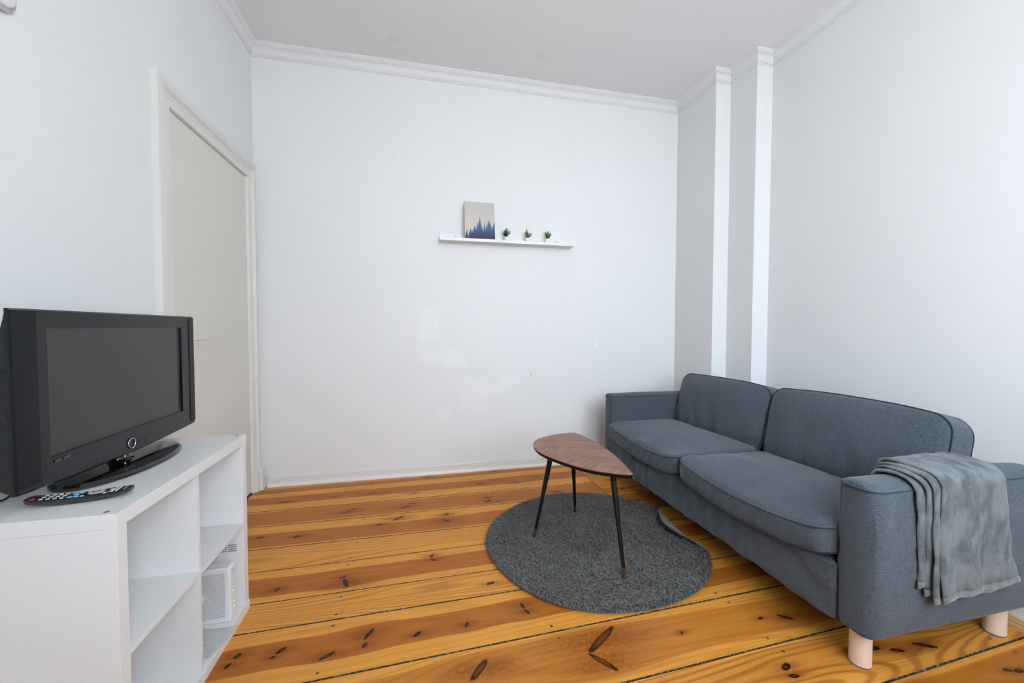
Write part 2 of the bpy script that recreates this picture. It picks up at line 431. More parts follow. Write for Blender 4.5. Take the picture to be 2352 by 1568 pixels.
# edge lines between planks: (y at x=0, slope)
E_ = [(3.437, 0.0), (3.312, 0.025), (2.965, -0.004), (2.737, -0.004), (2.456, -0.003), (2.236, 0.010), (1.979, 0.016), (1.795, 0.016), (1.500, 0.034), (1.213, 0.038), (0.970, 0.043), (0.72, 0.03)]
for y in (0.48, 0.24, -0.01, -0.2): E_.append((y, 0.01))
E_.append((YF, 0.0))
HE = [(0.5, 1.1, 0.9), (0.27, 0.66, 1.0), (0.07, 0.93, 0.9), (0.36, 0.93, 0.95), None, (0.24, 0.80, 0.95), None, (0.27, 0.70, 0.95), (0.16, 0.80, 0.62), (0.1, 0.74, 0.35), (0.08, 0.95, 0.85)]
CA = [0.2, 0.3, 0.2, 0.3, 0.7, 0.3, 0.8, 0.3, 0.45, 1.1, 0.6]
KN = [(-0.712, 2.565, 20, .020, .014), (-0.92, 2.60, 0, .02, .009), (-0.139, 2.672, 40, .040, .012), (0.165, 2.655, 45, .030, .009), (0.160, 2.570, -50, .032, .010), (-0.25, 2.61, 20, .02, .008),
      (-0.354, 2.040, -70, .040, .013), (-0.375, 2.09, 40, .020, .008), (-0.66, 2.06, 70, .016, .010), (0.059, 2.185, 70, .016, .009), (0.065, 2.145, -30, .018, .008),
      (-0.206, 1.672, 62, .032, .011), (-0.215, 1.615, 60, .016, .009), (-0.016, 1.628, 35, .020, .011), (0.185, 1.636, 60, .016, .008), (-0.345, 1.594, 30, .032, .010), (-0.522, 1.66, 45, .022, .010), (-0.545, 1.63, 20, .012, .007),
      (-0.672, 1.668, 55, .016, .010), (-0.688, 1.625, 60, .014, .008), (0.327, 1.882, 10, .022, .010), (0.440, 1.695, -80, .020, .008), (0.45, 1.655, -60, .018, .008),
      (0.204, 1.405, 49, .056, .017), (0.697, 1.439, 34, .100, .019), (0.655, 1.338, -52, .064, .014), (1.518, 1.378, -40, .030, .010), (1.41, 1.395, 10, .014, .008), (1.03, 1.40, 60, .010, .006),
      (1.297, 1.169, 20, .024, .015), (1.29, 1.13, -10, .022, .010), (1.70, 1.165, -10, .03, .014), (1.912, 1.130, -28, .045, .012), (1.78, 1.135, -20, .028, .010), (2.067, 0.978, -20, .016, .009), (2.10, 0.967, -10, .02, .011), (1.62, 0.985, 10, .03, .02),
      (-0.35, 3.12, 10, .030, .010), (-0.62, 3.12, 0, .020, .008), (-0.93, 3.10, 0, .03, .01), (-0.05, 3.06, 0, .03, .008), (0.46, 3.13, 0, .018, .009), (0.05, 3.365, 10, .035, .009), (0.62, 3.385, 0, .03, .009), (0.75, 3.09, 0, .02, .008), (0.95, 3.17, 0, .015, .008),
      (-0.48, 2.84, 28, .035, .009), (-0.44, 2.875, 10, .018, .008), (-0.10, 2.83, 30, .04, .010), (-0.05, 2.88, -10, .018, .008), (0.47, 2.86, -20, .02, .009), (0.47, 2.80, 50, .024, .011), (1.0, 2.85, -30, .03, .01), (0.55, 2.79, 0, .018, .006)]
floor = box('floor', (XL, YF, -0.06), (C2, YB, -0.010), M['dirt'])
tag(floor, 'orange pine plank floor with dark gaps', kind='structure')
XS, YS = 1.352, 2.456     # the short patch of narrower boards starts at x = XS, behind y = YS

def plank(i, ya, yb, x0, x1, mat, gap=0.0018):
    """ya upper (far) edge line, yb lower (near) edge line"""
    dz = random.uniform(-0.0006, 0.0)
    f = lambda l, x: l[0] + l[1] * x
    n = 4; top = []; bm = bmesh.new()
    rows = []
    for s in range(n + 1):
        x = x0 + (x1 - x0) * s / n
        w0 = random.uniform(-0.0008, 0.0008); w1 = random.uniform(-0.0008, 0.0008)
        ga, gb = (gap + 0.0006 if 7 <= i - 1 <= 9 else gap), (gap + 0.0006 if 7 <= i <= 9 else gap)
        yb_, ya_ = f(yb, x) + gb + w0, f(ya, x) - ga - w1
        rows.append([bm.verts.new(p) for p in ((x, yb_, -0.010), (x, yb_, dz - 0.0015), (x, yb_ + 0.0015, dz), (x, ya_ - 0.0015, dz), (x, ya_, dz - 0.0015), (x, ya_, -0.010))])
    for s in range(n):
        for k in range(5):
            fc = bm.faces.new((rows[s][k], rows[s][k + 1], rows[s + 1][k + 1], rows[s + 1][k])); fc.material_index = 0 if k == 2 else 1
    bm.faces.new(rows[0]); bm.faces.new(rows[n][::-1])
    o = bobj('plank', bm, mat, floor); o.data.materials.append(M['dirt']); return o

nail_me = None
def nail(x, y, pl):
    global nail_me
    if nail_me is None:
        bm = bmesh.new(); r = bmesh.ops.create_cone(bm, cap_ends=True, segments=8, radius1=0.0065, radius2=0.0055, depth=0.0012)
        nail_me = bpy.data.meshes.new('nail'); bm.to_mesh(nail_me); bm.free(); nail_me.materials.append(M['nail'])
    o = bpy.data.objects.new('nail', nail_me); COL.objects.link(o); o.parent = pl
    o.location = (x, y, 0.0002); o.matrix_parent_inverse = Matrix.Identity(4)
    o.scale = (random.uniform(0.8, 1.3), random.uniform(0.7, 1.0), 1)

def kn_in(ya, yb, x0, x1):
    return [k for k in KN if x0 < k[0] < x1 and yb[0] + yb[1] * k[0] < k[1] <= ya[0] + ya[1] * k[0]]

for i in range(len(E_) - 1):
    ya, yb = E_[i], E_[i + 1]
    he = HE[i] if i < len(HE) else random.choice(HE[1:])
    if he: he = (1 - he[1], 1 - he[0], he[2])
    x1 = XS - 0.005 if i < 4 else C2
    mt = plank_mat(i, yb, ya, he, kn_in(ya, yb, XL, x1), CA[i] if i < len(CA) else 0.4, 0.5)
    pl = plank(i, ya, yb, XL, x1, mt)
    if yb[0] > 0.6:
        for xj in (-0.362, 0.528, 1.345, 2.209):
            if xj > x1 - 0.02: continue
            if i > 0 and ya[0] < 3.4: nail(xj + random.uniform(-0.008, 0.008), ya[0] + ya[1] * xj - 0.036, pl)
            nail(xj + random.uniform(-0.008, 0.008), yb[0] + yb[1] * xj + 0.032, pl)
P2 = [3.437, 3.22, 3.06, 2.89, 2.70, 2.456]
H2 = [None, (0.2, 0.6, 0.6), None, (0.1, 0.7, 0.7), (0.0, 1.0, 1.0)]
for i in range(5):
    ya, yb = (P2[i], -0.002), (P2[i + 1], -0.003)
    ks = [(1.52, (P2[i] + P2[i + 1]) / 2, 20, .03, .012), (1.75, P2[i] - 0.06, 0, .02, .01)]
    mt = plank_mat(30 + i, yb, ya, H2[i], ks, 0.5, 0.2)
    plank(30 + i, ya, yb, XS + 0.007, C0 if i < 2 else C1 if i < 3 else C2, mt)
t = NT('seam_strip'); t.base(t.mix(t.noise(t.coord((30, 4, 30)), 4, 3), (0.16, 0.07, 0.025), (0.30, 0.15, 0.06)), 0.5)
box('seam_strip', (XS - 0.004, YS, -0.010), (XS + 0.006, YB, 0.0008), t.mat, floor)

# ------------------------------------------------------------------ door in the left wall
door = empty('door_1', (XL, 2.86, 0)); tag(door, 'flat cream door with moulded casing in the left wall', kind='structure')
M['gap_shade'] = plain('door_gap_shadow', (0.05, 0.04, 0.03), 0.8)  # dark colour standing in for the shade in the door gaps
XD = XL - 0.012           # face of the leaf
leaf = box('door_leaf', (XD - 0.04, 2.383, 0.008), (XD, 3.342, 2.330), M['door'], door, 0.002)
box('door_light_stop', (XD - 0.041, 2.30, -0.06), (XL, 3.385, -0.004), M['gap_shade'], door)  # dark block added under the leaf to stop a light leak
box('gap_backing', (XD - 0.05, 2.30, -0.06), (XD - 0.041, 3.385, 2.385), M['gap_shade'], door)  # dark sheet added behind the leaf, its colour gives the gap shade
# casing: swept as a profile around the opening (offset measured towards the opening)
cp = [(0.0, 0.0), (0.0, 0.036), (0.006, 0.040), (0.052, 0.040), (0.056, 0.036), (0.062, 0.034), (0.066, 0.028), (0.070, 0.026), (0.074, 0.020), (0.094, 0.018), (0.098, 0.014), (0.132, 0.012), (0.136, 0.009), (0.139, 0.0)]
cp = [(a_, h_ * 0.72) for a_, h_ in cp]
def casing():
    A = [(2.240, 0.0), (2.240, 2.442), (3.405, 2.442), (3.405, 0.0)]     # outer line in (y, z)
    nrm = [(1, 0), (1, -1), (-1, -1), (-1, 0)]
    bm = bmesh.new(); rows = []
    for (y, z), (ny, nz) in zip(A, nrm):
        row = []
        for (o_, h) in cp:
            oy = o_ * (0.62 if ny < 0 else 1.0)                           # the far jamb is narrower
            row.append(bm.verts.new((XL + h - (0.012 if o_ > 0.138 else 0), y + ny * oy, z + nz * o_ * 0.8)))
        rows.append(row)
    for a, b in zip(rows, rows[1:]):
        for k in range(len(cp) - 1): bm.faces.new((a[k], a[k + 1], b[k + 1], b[k]))
    return bobj('door_casing', bm, M['casing'], door, 25)
casing()
# plinth block at the foot of the far jamb
prism('plinth_block', [(XL, 3.334), (XL + 0.022, 3.334), (XL + 0.030, 3.342), (XL + 0.030, 3.360), (XL + 0.050, 3.366), (XL + 0.050, 3.408), (XL, 3.408)], 2, 0.0, 0.155, M['casing'], door, 0.0015)
t = NT('chipped_hinge'); nz = t.noise(t.coord(), 160, 3)
t.base(t.mix(t.rng(nz, 0.47, 0.53), (0.70, 0.66, 0.58), (0.05, 0.05, 0.05)), 0.45); chip = t.mat
for zb, zt_, m2 in ((1.907, 2.092, M['casing']), (0.341, 0.516, chip)):
    zm = (zb + zt_) / 2
    h = tube('hinge', [(XD + 0.010, 3.345, zm + 0.002), (XD + 0.010, 3.345, zt_ - 0.004), (XD + 0.010, 3.345, zt_)], [0.0095, 0.0095, 0.005], M['casing'], leaf, 14)
    tube('hinge_knuckle', [(XD + 0.010, 3.345, zb), (XD + 0.010, 3.345, zb + 0.004), (XD + 0.010, 3.345, zm - 0.002)], [0.005, 0.0095, 0.0095], m2, h, 14)
    box('hinge_ring', (XD + 0.002, 3.336, zm - 0.002), (XD + 0.018, 3.354, zm + 0.002), M['gap_shade'], h)
M['lever'] = plain('painted_lever', (0.72, 0.68, 0.58), 0.3, var=0.05)
lv = tube('door_handle', [(XD, 2.50, 1.17), (XD + 0.045, 2.50, 1.17), (XD + 0.056, 2.511, 1.171), (XD + 0.057, 2.56, 1.173), (XD + 0.055, 2.61, 1.172), (XD + 0.050, 2.635, 1.172)], [0.010, 0.009, 0.009, 0.0085, 0.008, 0.006], M['lever'], leaf, 12)
box('handle_plate', (XD, 2.475, 1.02), (XD + 0.006, 2.525, 1.24), M['lever'], lv, 0.002)

# ------------------------------------------------------------------ sofa
def fabric(name, c0, c1, scale=(230, 80, 480), bump=0.25, sheen=0.15):
    t = NT(name); nA = t.noise(t.coord((105, 100, 560)), 1.0, 1.2, 0.6); nB = t.noise(t.coord((560, 100, 105)), 1.0, 1.5, 0.6)
    gz = t.n('NewGeometry'); up_ = t.rng(t.m('ABSOLUTE', t.xyz(gz.outputs['Normal'])[2]), 0.55, 0.75)
    n1 = t.m('ADD', t.m('MULTIPLY', nA, t.m('SUBTRACT', 1.0, up_)), t.m('MULTIPLY', nB, up_))
    n2 = t.noise(t.coord((260, 260, 260)), 1.0, 1, 0.6); big = t.noise(t.coord(), 3.5, 3)
    f = t.m('ADD', t.m('MULTIPLY', n1, 0.72), t.m('MULTIPLY', n2, 0.28))
    c = t.mix(t.rng(f, 0.28, 0.72), c0, c1)
    c = t.mix(t.m('MULTIPLY', big, 0.25), c, tuple(x * 1.15 for x in c1))
    t.base(c, 0.85, spec=0.2, sheen=sheen); t.bump(n2, bump, 0.002)
    return t.mat
M['sofa'] = fabric('blue_grey_melange', (0.031, 0.041, 0.053), (0.092, 0.112, 0.138))
M['piping'] = fabric('dark_piping', (0.014, 0.017, 0.021), (0.032, 0.037, 0.044))
M['birch'] = plain('pale_birch', (0.78, 0.60, 0.48), 0.42, var=0.05, scale=8)
M['foot'] = plain('grey_felt_foot', (0.12, 0.12, 0.12), 0.9)
N3 = lambda p, s, o=0.0: noise.noise(Vector((p[0] * s + o, p[1] * s + o * 1.7, p[2] * s - o)))
def wrinkle(p, along, amp, fu=5.0, fv=28.0, o=0.0):
    """ridged fold field: `along` = (slow coordinate, fast coordinate)"""
    u, v = along
    n = noise.noise(Vector((u * fu + o, v * fv * 0.35 + 0.6 * noise.noise(Vector((u * 3, v * 3, o))), o)))
    r = (1 - abs(n)) ** 4
    return amp * r

SFX0, SFX1, SFY0, SFY1 = 1.495, 2.365, 1.035, 3.075
sofa = empty('sofa', (1.93, 2.055, 0), 'blue-grey fabric three-seat sofa with pale round legs along the right wall', 'sofa')
# base body with the loose front cover
def f_base(c, u):
    p = c + Vector((1.925, 2.06, 0.253))
    if u.x < -0.9:
        s = (p.y - 1.15) / 1.8
        amp = 0.020 * (0.35 + 0.65 * (1 if s < 0.3 or s > 0.62 else 0.5))
        p.x += wrinkle(p, (p.y + 0.8 * p.z, p.z * 0.8 - p.y * 0.55), -amp, 7, 26, 2.0) + 0.004 * N3(p, 6, 3)
        p.x += 0.006 * math.exp(-((p.y - 2.06) / 0.006) ** 2)         # centre seam
    if u.z < -0.9: p.z += 0.004 * N3((p.x, p.y, 0), 3.0, 1.0)
    return p
v, f = soft_box((0.85, 1.80, 0.215), 0.018, 0.022, f_base)
mobj('base', v, f, M['sofa'], sofa, 179)
# arms
def make_arm(y0, y1, z1, o_):
    cx, cy, cz = (SFX0 + SFX1) / 2, (y0 + y1) / 2, (0.15 + z1) / 2
    def fn(c, u):
        p = c + Vector((cx, cy, cz))
        if u.z > 0.5: p.z += 0.012 * (1 - u.y ** 2) - 0.006 * max(0, u.x) + 0.004 * N3(p, 5, o_)
        t_ = (p.z - 0.15) / (z1 - 0.15)
        p.y += math.copysign(0.010, u.y) * math.sin(math.pi * t_) * abs(u.y) * (1 if (u.y < 0) == (y0 < 2) else 0.5)
        if abs(u.y) > 0.9: p.y += min(1.0, max(0.0, p.z - 0.17) / 0.16) * (0.004 * N3((p.x, 0, p.z), 7, o_) + math.copysign(1, u.y) * wrinkle(p, (p.x + p.z, p.z - 0.5 * p.x), 0.008, 6, 20, o_))
        return p
    v, f = soft_box((SFX1 - SFX0, y1 - y0, z1 - 0.15), 0.02, 0.022, fn, r2=0.042)
    a = mobj('armrest', v, f, M['sofa'], sofa, 179)
    # piping around the top edge
    pts = []; r = 0.042; e = -0.0055
    for (px, py, a0) in ((SFX1 - r, y1 - r, 0), (SFX0 + r, y1 - r, 90), (SFX0 + r, y0 + r, 180), (SFX1 - r, y0 + r, 270)):
        for k in range(6):
            an = math.radians(a0 + 18 * k); x = px + (r - e) * math.cos(an); y = py + (r - e) * math.sin(an)
            pts.append((x, y, z1 - 0.012))
    dense = []
    for i in range(len(pts)):
        a_, b_ = Vector(pts[i]), Vector(pts[(i + 1) % len(pts)])
        m_ = max(1, int((b_ - a_).length / 0.03))
        for k in range(m_):
            q = a_.lerp(b_, k / m_); q.z += 0.005 * N3(q, 5, o_); dense.append(q)
    tube('arm_piping', dense, 0.0028, M['piping'], a, 6, True)
    return a, dense
near_arm, _ = make_arm(SFY0, SFY0 + 0.125, 0.683, 1.0)
far_arm, _ = make_arm(SFY1 - 0.115, SFY1, 0.690, 4.0)
tube('seam', [(SFX0 + 0.0115, SFY0 + 0.125 - 0.0095, 0.16 + 0.50 * k / 14) for k in range(15)], 0.0022, M['piping'], near_arm, 6)
tube('seam', [(SFX0 + 0.0115, SFY1 - 0.115 + 0.0095, 0.36 + 0.30 * k / 10) for k in range(11)], 0.0022, M['piping'], far_arm, 6)
# back frame between the arms
v, f = soft_box((0.15, 1.80, 0.50), 0.03, 0.05, lambda c, u: c + Vector((2.285, 2.06, 0.42)) + Vector((0, 0, 0.006 * N3(c, 4, 2))))
mobj('back_frame', v, f, M['sofa'], sofa, 179)
# seat cushions
def ring(hx, hy, r, z, n=7, step=0.03):
    pts = []
    for (sx_, sy_, a0) in ((1, 1, 0), (-1, 1, 90), (-1, -1, 180), (1, -1, 270)):
        for k in range(n):
            an = math.radians(a0 + 90 * k / (n - 1)); pts.append(Vector((sx_ * (hx - r) + r * math.cos(an), sy_ * (hy - r) + r * math.sin(an), z)))
    out = []
    for i in range(len(pts)):
        a, b = pts[i], pts[(i + 1) % len(pts)]; m = max(1, int((b - a).length / step))
        for k in range(m): out.append(a.lerp(b, k / m))
    return out
def seat_cushion(y0, y1, o_, tilt):
    L, Wd, H = 0.60, y1 - y0 - 0.004, 0.112
    C = Vector((1.466 + L / 2, (y0 + y1) / 2, 0.427))
    def sag(q):     # shared by the cushion and its piping (q relative to centre)
        sx_, sy_ = q.x / (L / 2), q.y / (Wd / 2)
        dz = 0.008 * N3((q.x, q.y, 0), 3.5, o_) - 0.040 * max(0, -sx_ - 0.1) * (1 - 0.85 * abs(sy_) ** 3) + tilt * max(0, -sy_) * 0.02
        dx = 0.010 * (1 - sy_ ** 2) * (-1 if sx_ < -0.5 else 0) + 0.004 * N3((q.y, o_, 0), 6)
        return Vector((dx, 0, dz))
    def fn(c, u):
        p = c.copy(); crown = (1 - abs(u.x) ** 2.6) * (1 - abs(u.y) ** 3)
        if u.z > 0: p.z += 0.034 * crown * u.z
        p += sag(c)
        if u.x < -0.9 and abs(u.z) < 0.95:
            p.x -= 0.008 * (1 - u.z ** 2) + wrinkle(p, (p.y * 1.2, p.y * 1.4 + p.z), 0.009, 6, 30, o_)
        if u.z > 0.9: p.z += wrinkle(p, (p.x + 0.3 * p.y, p.y * 0.5 - p.x), 0.009 * max(0, -u.x + 0.3), 4, 22, o_) 
        return p + C
    v, f = soft_box((L, Wd, H), 0.016, 0.02, fn, r2=0.06)
    c = mobj('seat_cushion', v, f, M['sofa'], sofa, 179)
    for zz in (H / 2 - 0.010, -H / 2 + 0.010):
        pts = []
        for q in ring(L / 2 + 0.0080, Wd / 2 + 0.001, 0.06, zz):
            pts.append(q + sag(q) + C)
        tube('seat_piping', pts, 0.0030, M['piping'], c, 6, True)
    return c
seat_cushion(SFY0 + 0.128, 2.061, 1.3, 1.0)
seat_cushion(2.061, SFY1 - 0.118, 5.2, 0.0)
# back cushions, leaning on the back frame
def back_cushion(y0, y1, o_, z0=0.455, z1=0.885, lean=13, xb=2.055, hz=0.0):
    Hh, Wd, T = (z1 - z0) / math.cos(math.radians(lean)), y1 - y0 - 0.006, 0.15
    R = Matrix.Rotation(math.radians(lean), 3, 'Y')
    org = Vector((xb, (y0 + y1) / 2, z0))
    # local: x = width (world y), y = height, z = outwards (towards the room)
    def place(q):
        h = q.y + Hh / 2
        loc = Vector((T / 2 - q.z - 0.0, q.x, h))
        return R @ loc + org
    def edge(q):
        s = q.x / (Wd / 2); h = q.y / (Hh / 2)
        return Vector((0, 0.010 * N3((q.x, q.y, 0), 3.0, o_) - (0.020 * abs(s) ** 3 if h > 0 else 0) + hz * s * (h > 0), 0.010 * N3((q.x, q.y, o_), 4)))
    def fn(c, u):
        p = c.copy(); crown = (1 - abs(u.x) ** 3) * (1 - abs(u.y) ** 3)
        if u.z > 0: p.z += 0.050 * crown * u.z
        else: p.z -= 0.01 * crown
        p += edge(c)
        if u.z > 0.9:
            p.z -= wrinkle(p, (p.x, p.x * 1.1 - 0.5 * p.y), 0.016, 5, 16, o_) * max(0, -u.y + 0.35)
            p.z -= wrinkle(p, (p.x, p.x * 0.7), 0.009, 5, 40, o_ + 3) * max(0, u.y - 0.45)
            p.z -= wrinkle(p, (p.y, p.y * 0.9), 0.010, 5, 30, o_ + 5) * max(0, abs(u.x) - 0.75) * 2
        return place(p)
    v, f = soft_box((Wd, Hh, T), 0.022, 0.02, fn, r2=0.075)
    c = mobj('back_cushion', v, f, M['sofa'], sofa, 179)
    for zz in (T / 2 - 0.012, -T / 2 + 0.012):
        tube('back_piping', [place(q + edge(q)) for q in ring(Wd / 2 - 0.0012, Hh / 2 - 0.0012, 0.075, zz)], 0.0030, M['piping'], c, 6, True)
    return c
back_cushion(1.195, 2.075, 2.2, 0.455, 0.885)
back_cushion(2.080, 2.955, 6.1, 0.455, 0.875)
for (x, y) in ((1.578, 1.122), (2.272, 1.118), (1.570, 3.030), (2.272, 3.010)):
    lg = tube('leg', [(x, y, 0.006), (x, y, 0.16)], 0.0335, M['birch'], sofa, 28, smooth=40)
    tube('leg_pad', [(x, y, 0.0), (x, y, 0.006)], 0.0325, M['foot'], lg, 24, smooth=40)

# ------------------------------------------------------------------ throw over the near arm
t = NT('grey_fleece'); nb = t.noise(t.coord((7, 7, 4)), 1.6, 4, 0.6, 0.8); nf = t.noise(t.coord(), 420, 2)
nb2 = t.noise(t.coord((16, 16, 9)), 1.5, 3, 0.6, 0.5)
cc = t.mix(t.rng(t.m('ADD', t.m('MULTIPLY', nb, 0.6), t.m('MULTIPLY', nb2, 0.4)), 0.36, 0.64), (0.062, 0.070, 0.074), (0.170, 0.188, 0.198))
cc = t.mix(t.rng(nf, 0.35, 0.65, 0, 0.35), cc, (0.19, 0.21, 0.22))
t.base(cc, 0.95, spec=0.1, sheen=0.15); t.b.inputs['Sheen Roughness'].default_value = 0.4; t.bump(nf, 0.3, 0.003); M['fleece'] = t.mat
t = NT('grey_fleece_hem'); nf = t.noise(t.coord(), 260, 2); t.base(t.mix(nf, (0.105, 0.115, 0.12), (0.19, 0.208, 0.218)), 0.95, spec=0.1, sheen=0.4); t.bump(nf, 0.3, 0.003); M['hem'] = t.mat
throw = empty('throw_blanket', (1.95, 1.03, 0.69), 'folded grey fleece throw draped over the near sofa arm', 'blanket')
def layer(k, xa, xb, zend, zin, off, th, slant):
    """k-th layer: drape path over the arm at offset `off`; xa/xb edges; zend hem height; zin inner end height"""
    yo, yi, zt_ = SFY0 - 0.012 - off, SFY0 + 0.125 + 0.006 + off * 0.6, 0.700 + off
    prof = []
    for i in range(6): prof.append(Vector((0, yi, zin + (zt_ - 0.03 - zin) * i / 5)))
    for i in range(1, 6):
        a = math.pi / 2 * i / 5; prof.append(Vector((0, yi - 0.03 + 0.03 * math.cos(a), zt_ - 0.03 + 0.03 * math.sin(a))))
    for i in range(1, 4): prof.append(Vector((0, yi - 0.03 + (yo + 0.045 - yi + 0.03) * i / 4, zt_ + 0.004)))
    for i in range(0, 7):
        a = math.pi / 2 * i / 6; prof.append(Vector((0, yo + 0.045 - 0.045 * math.sin(a), zt_ - 0.045 + 0.045 * math.cos(a))))
    nd = 22; zs = zt_ - 0.045
    for i in range(1, nd + 1): prof.append(Vector((0, yo, zs + (zend + 0.026 - zs) * i / nd)))
    for dz in (0.0235, 0.021, 0.014, 0.006, 0.0): prof.append(Vector((0, yo, zend + dz)))
    n = len(prof); m = 34
    # arc length
    sl = [0.0]
    for a, b in zip(prof, prof[1:]): sl.append(sl[-1] + (b - a).length)
    tot = sl[-1]; rows = []; nr = []
    for i in range(n):
        a = prof[max(0, i - 1)]; b = prof[min(n - 1, i + 1)]; d = (b - a).normalized(); nr.append(Vector((0, d.z, -d.y)) * 1.0)
    vv = []; ff = []
    hang = [max(0.0, (zs - p.z) / (zs - zend)) if i > n - nd - 6 else 0.0 for i, p in enumerate(prof)]
    for side in (1, 0):
        for i in range(n):
            for j in range(m + 1):
                s = j / m; h = hang[i]
                widen = slant * h
                x = xa + (xb - xa) * s + widen * (0.15 + 0.85 * s) + 0.012 * noise.noise(Vector((sl[i] * 4, k, s * 2))) * (1 - abs(2 * s - 1) ** 4)
                x += 0.010 * noise.noise(Vector((sl[i] * 7, k * 3.1, 0))) * (1 if s in (0, 1) else 0.6)
                if s > 0.98: x += 0.0
                p = prof[i].copy(); p.x = x
                rip = 0.011 * h * noise.noise(Vector((s * 5 + 0.8 * h, h * 1.5, k * 2.0))) + 0.0045 * noise.noise(Vector((s * 14, sl[i] * 9, k)))
                rip += 0.004 * (1 - abs(noise.noise(Vector((s * 4 + 2 * h, sl[i] * 5, 4 + k))))) ** 5
                edge_r = min(s, 1 - s, 0.03) / 0.03 * 0.5 + 0.5; end_r = min(1.0, (min(i, n - 1 - i) + 0.7) / 2.0)
                t2 = th * edge_r * (0.55 + 0.45 * end_r)
                if i == n - 5: t2 *= 0.45
                elif n - 5 < i < n - 1: t2 *= 1.2
                out = max(rip, -0.004) + (t2 if side else 0.0)
                p += nr[i] * -out if False else Vector((0, -abs(nr[i].y) * out if prof[i].y < SFY0 + 0.05 else abs(nr[i].y) * out, abs(nr[i].z) * out))
                if h > 0.3: p.z += 0.010 * noise.noise(Vector((s * 3.0, 7.7, k))) * h + (s - 0.3) * 0.035 * h * (1 if k == 3 else 0.6)
                vv.append(p)
    W_ = m + 1; B = n * W_; hem_f = set()
    for i in range(n - 1):
        for j in range(m):
            a = i * W_ + j
            if i >= n - 5: hem_f.add(len(ff))
            ff.append([a, a + 1, a + W_ + 1, a + W_]); ff.append([B + a, B + a + W_, B + a + W_ + 1, B + a + 1])
        ff.append([i * W_, (i + 1) * W_, B + (i + 1) * W_, B + i * W_]); a = i * W_ + m
        ff.append([a, B + a, B + a + W_, a + W_])
    for j in range(m):
        ff.append([j, B + j, B + j + 1, j + 1]); a = (n - 1) * W_ + j; ff.append([a, a + 1, B + a + 1, B + a])
    bm = bmesh.new(); bv = [bm.verts.new(p) for p in vv]
    for k_, q in enumerate(ff):
        fc = bm.faces.new([bv[i] for i in q]); fc.material_index = 1 if k_ in hem_f else 0
    o = bobj('fold', bm, M['fleece'], throw, 179)
    o.data.materials.append(M['hem'])
    return o
layer(0, 1.665, 2.005, 0.335, 0.62, 0.000, 0.009, 0.075)
layer(1, 1.690, 2.010, 0.310, 0.60, 0.010, 0.009, 0.078)
layer(2, 1.706, 2.018, 0.285, 0.58, 0.020, 0.009, 0.080)
layer(3, 1.728, 2.030, 0.295, 0.56, 0.030, 0.011, 0.085)

# ------------------------------------------------------------------ rug
RC, RR = Vector((0.987, 2.149)), 0.618
rug = empty('round_rug', (RC.x, RC.y, 0), 'round grey shag rug under the coffee table with one curled edge', 'rug')
t = NT('rug_pile'); rnd = t.n('Attribute'); rnd.attribute_name = 'tone'; nb = t.noise(t.coord(), 7, 3)
f_ = t.m('ADD', t.m('MULTIPLY', rnd.outputs['Fac'], 0.8), t.m('MULTIPLY', nb, 0.3))
t.base(t.mix(t.rng(f_, 0.15, 0.95), (0.062, 0.060, 0.057), (0.200, 0.193, 0.183)), 0.9, spec=0.15); M['pile'] = t.mat
t = NT('rug_backing'); w_ = t.noise(t.coord((260, 260, 260)), 1, 2); t.base(t.mix(w_, (0.20, 0.18, 0.16), (0.42, 0.38, 0.33)), 0.9); t.bump(w_, 0.5, 0.002); M['backing'] = t.mat
M['binding'] = fabric('blue_grey_binding', (0.045, 0.066, 0.092), (0.09, 0.125, 0.165), (200, 200, 200))
TH0 = math.atan2(2.13 - RC.y, 1.52 - RC.x)
def rug_edge(th):
    """outer radius with a slight wobble, and curl amount 0..1"""
    d = (th - TH0 + math.pi) % (2 * math.pi) - math.pi
    cu = max(0.0, 1 - (d / 0.46) ** 2) ** 0.8
    return RR + 0.010 * math.sin(2 * th + 0.4) + 0.006 * math.sin(5 * th), cu
def rug_pt(th, r, h=0.0):
    """map polar rug coordinates to space; the edge rolls up and over; h = height above the backing. returns point and normal"""
    R_, cu = rug_edge(th); c, s = math.cos(th), math.sin(th)
    roll = 0.115 * cu; start = R_ - roll; rc = 0.017
    if r <= start or cu <= 0:
        base_z = 0.004 + 0.004 * max(0, noise.noise(Vector((c * r * 3, s * r * 3, 1))))
        return Vector((RC.x + c * r, RC.y + s * r, base_z + h)), Vector((0, 0, 1))
    a = min((r - start) / rc, 2.75); ex = max(0.0, (r - start) - rc * 2.75)
    q = start + rc * math.sin(a) + ex * math.cos(2.75); z = 0.004 + rc * (1 - math.cos(a)) + ex * math.sin(2.75)
    nq, nz_ = -math.sin(a), math.cos(a)
    return Vector((RC.x + c * (q + nq * h), RC.y + s * (q + nq * h), z + nz_ * h)), Vector((c * nq, s * nq, nz_))
NA, NR = 160, 26
rad_f = [0.0, 0.3, 0.55, 0.7, 0.8] + [0.8 + 0.2 * (i / 21) for i in range(1, 22)]
vv, ff = [], []
for lay, h in ((0, 0.0), (1, 0.006)):
    for i in range(NA):
        th = 2 * math.pi * i / NA
        R_, _c = rug_edge(th)
        for fr in rad_f: vv.append(rug_pt(th, fr * R_, h)[0])
nf_ = len(rad_f); B = NA * nf_
for i in range(NA):
    j = (i + 1) % NA
    for k in range(nf_ - 1):
        a, b, c, d = i * nf_ + k, i * nf_ + k + 1, j * nf_ + k + 1, j * nf_ + k
        ff.append([a, d, c, b]); ff.append([B + a, B + b, B + c, B + d])
    ff.append([i * nf_ + nf_ - 1, j * nf_ + nf_ - 1, B + j * nf_ + nf_ - 1, B + i * nf_ + nf_ - 1])
bm = bmesh.new(); bv = [bm.verts.new(p) for p in vv]
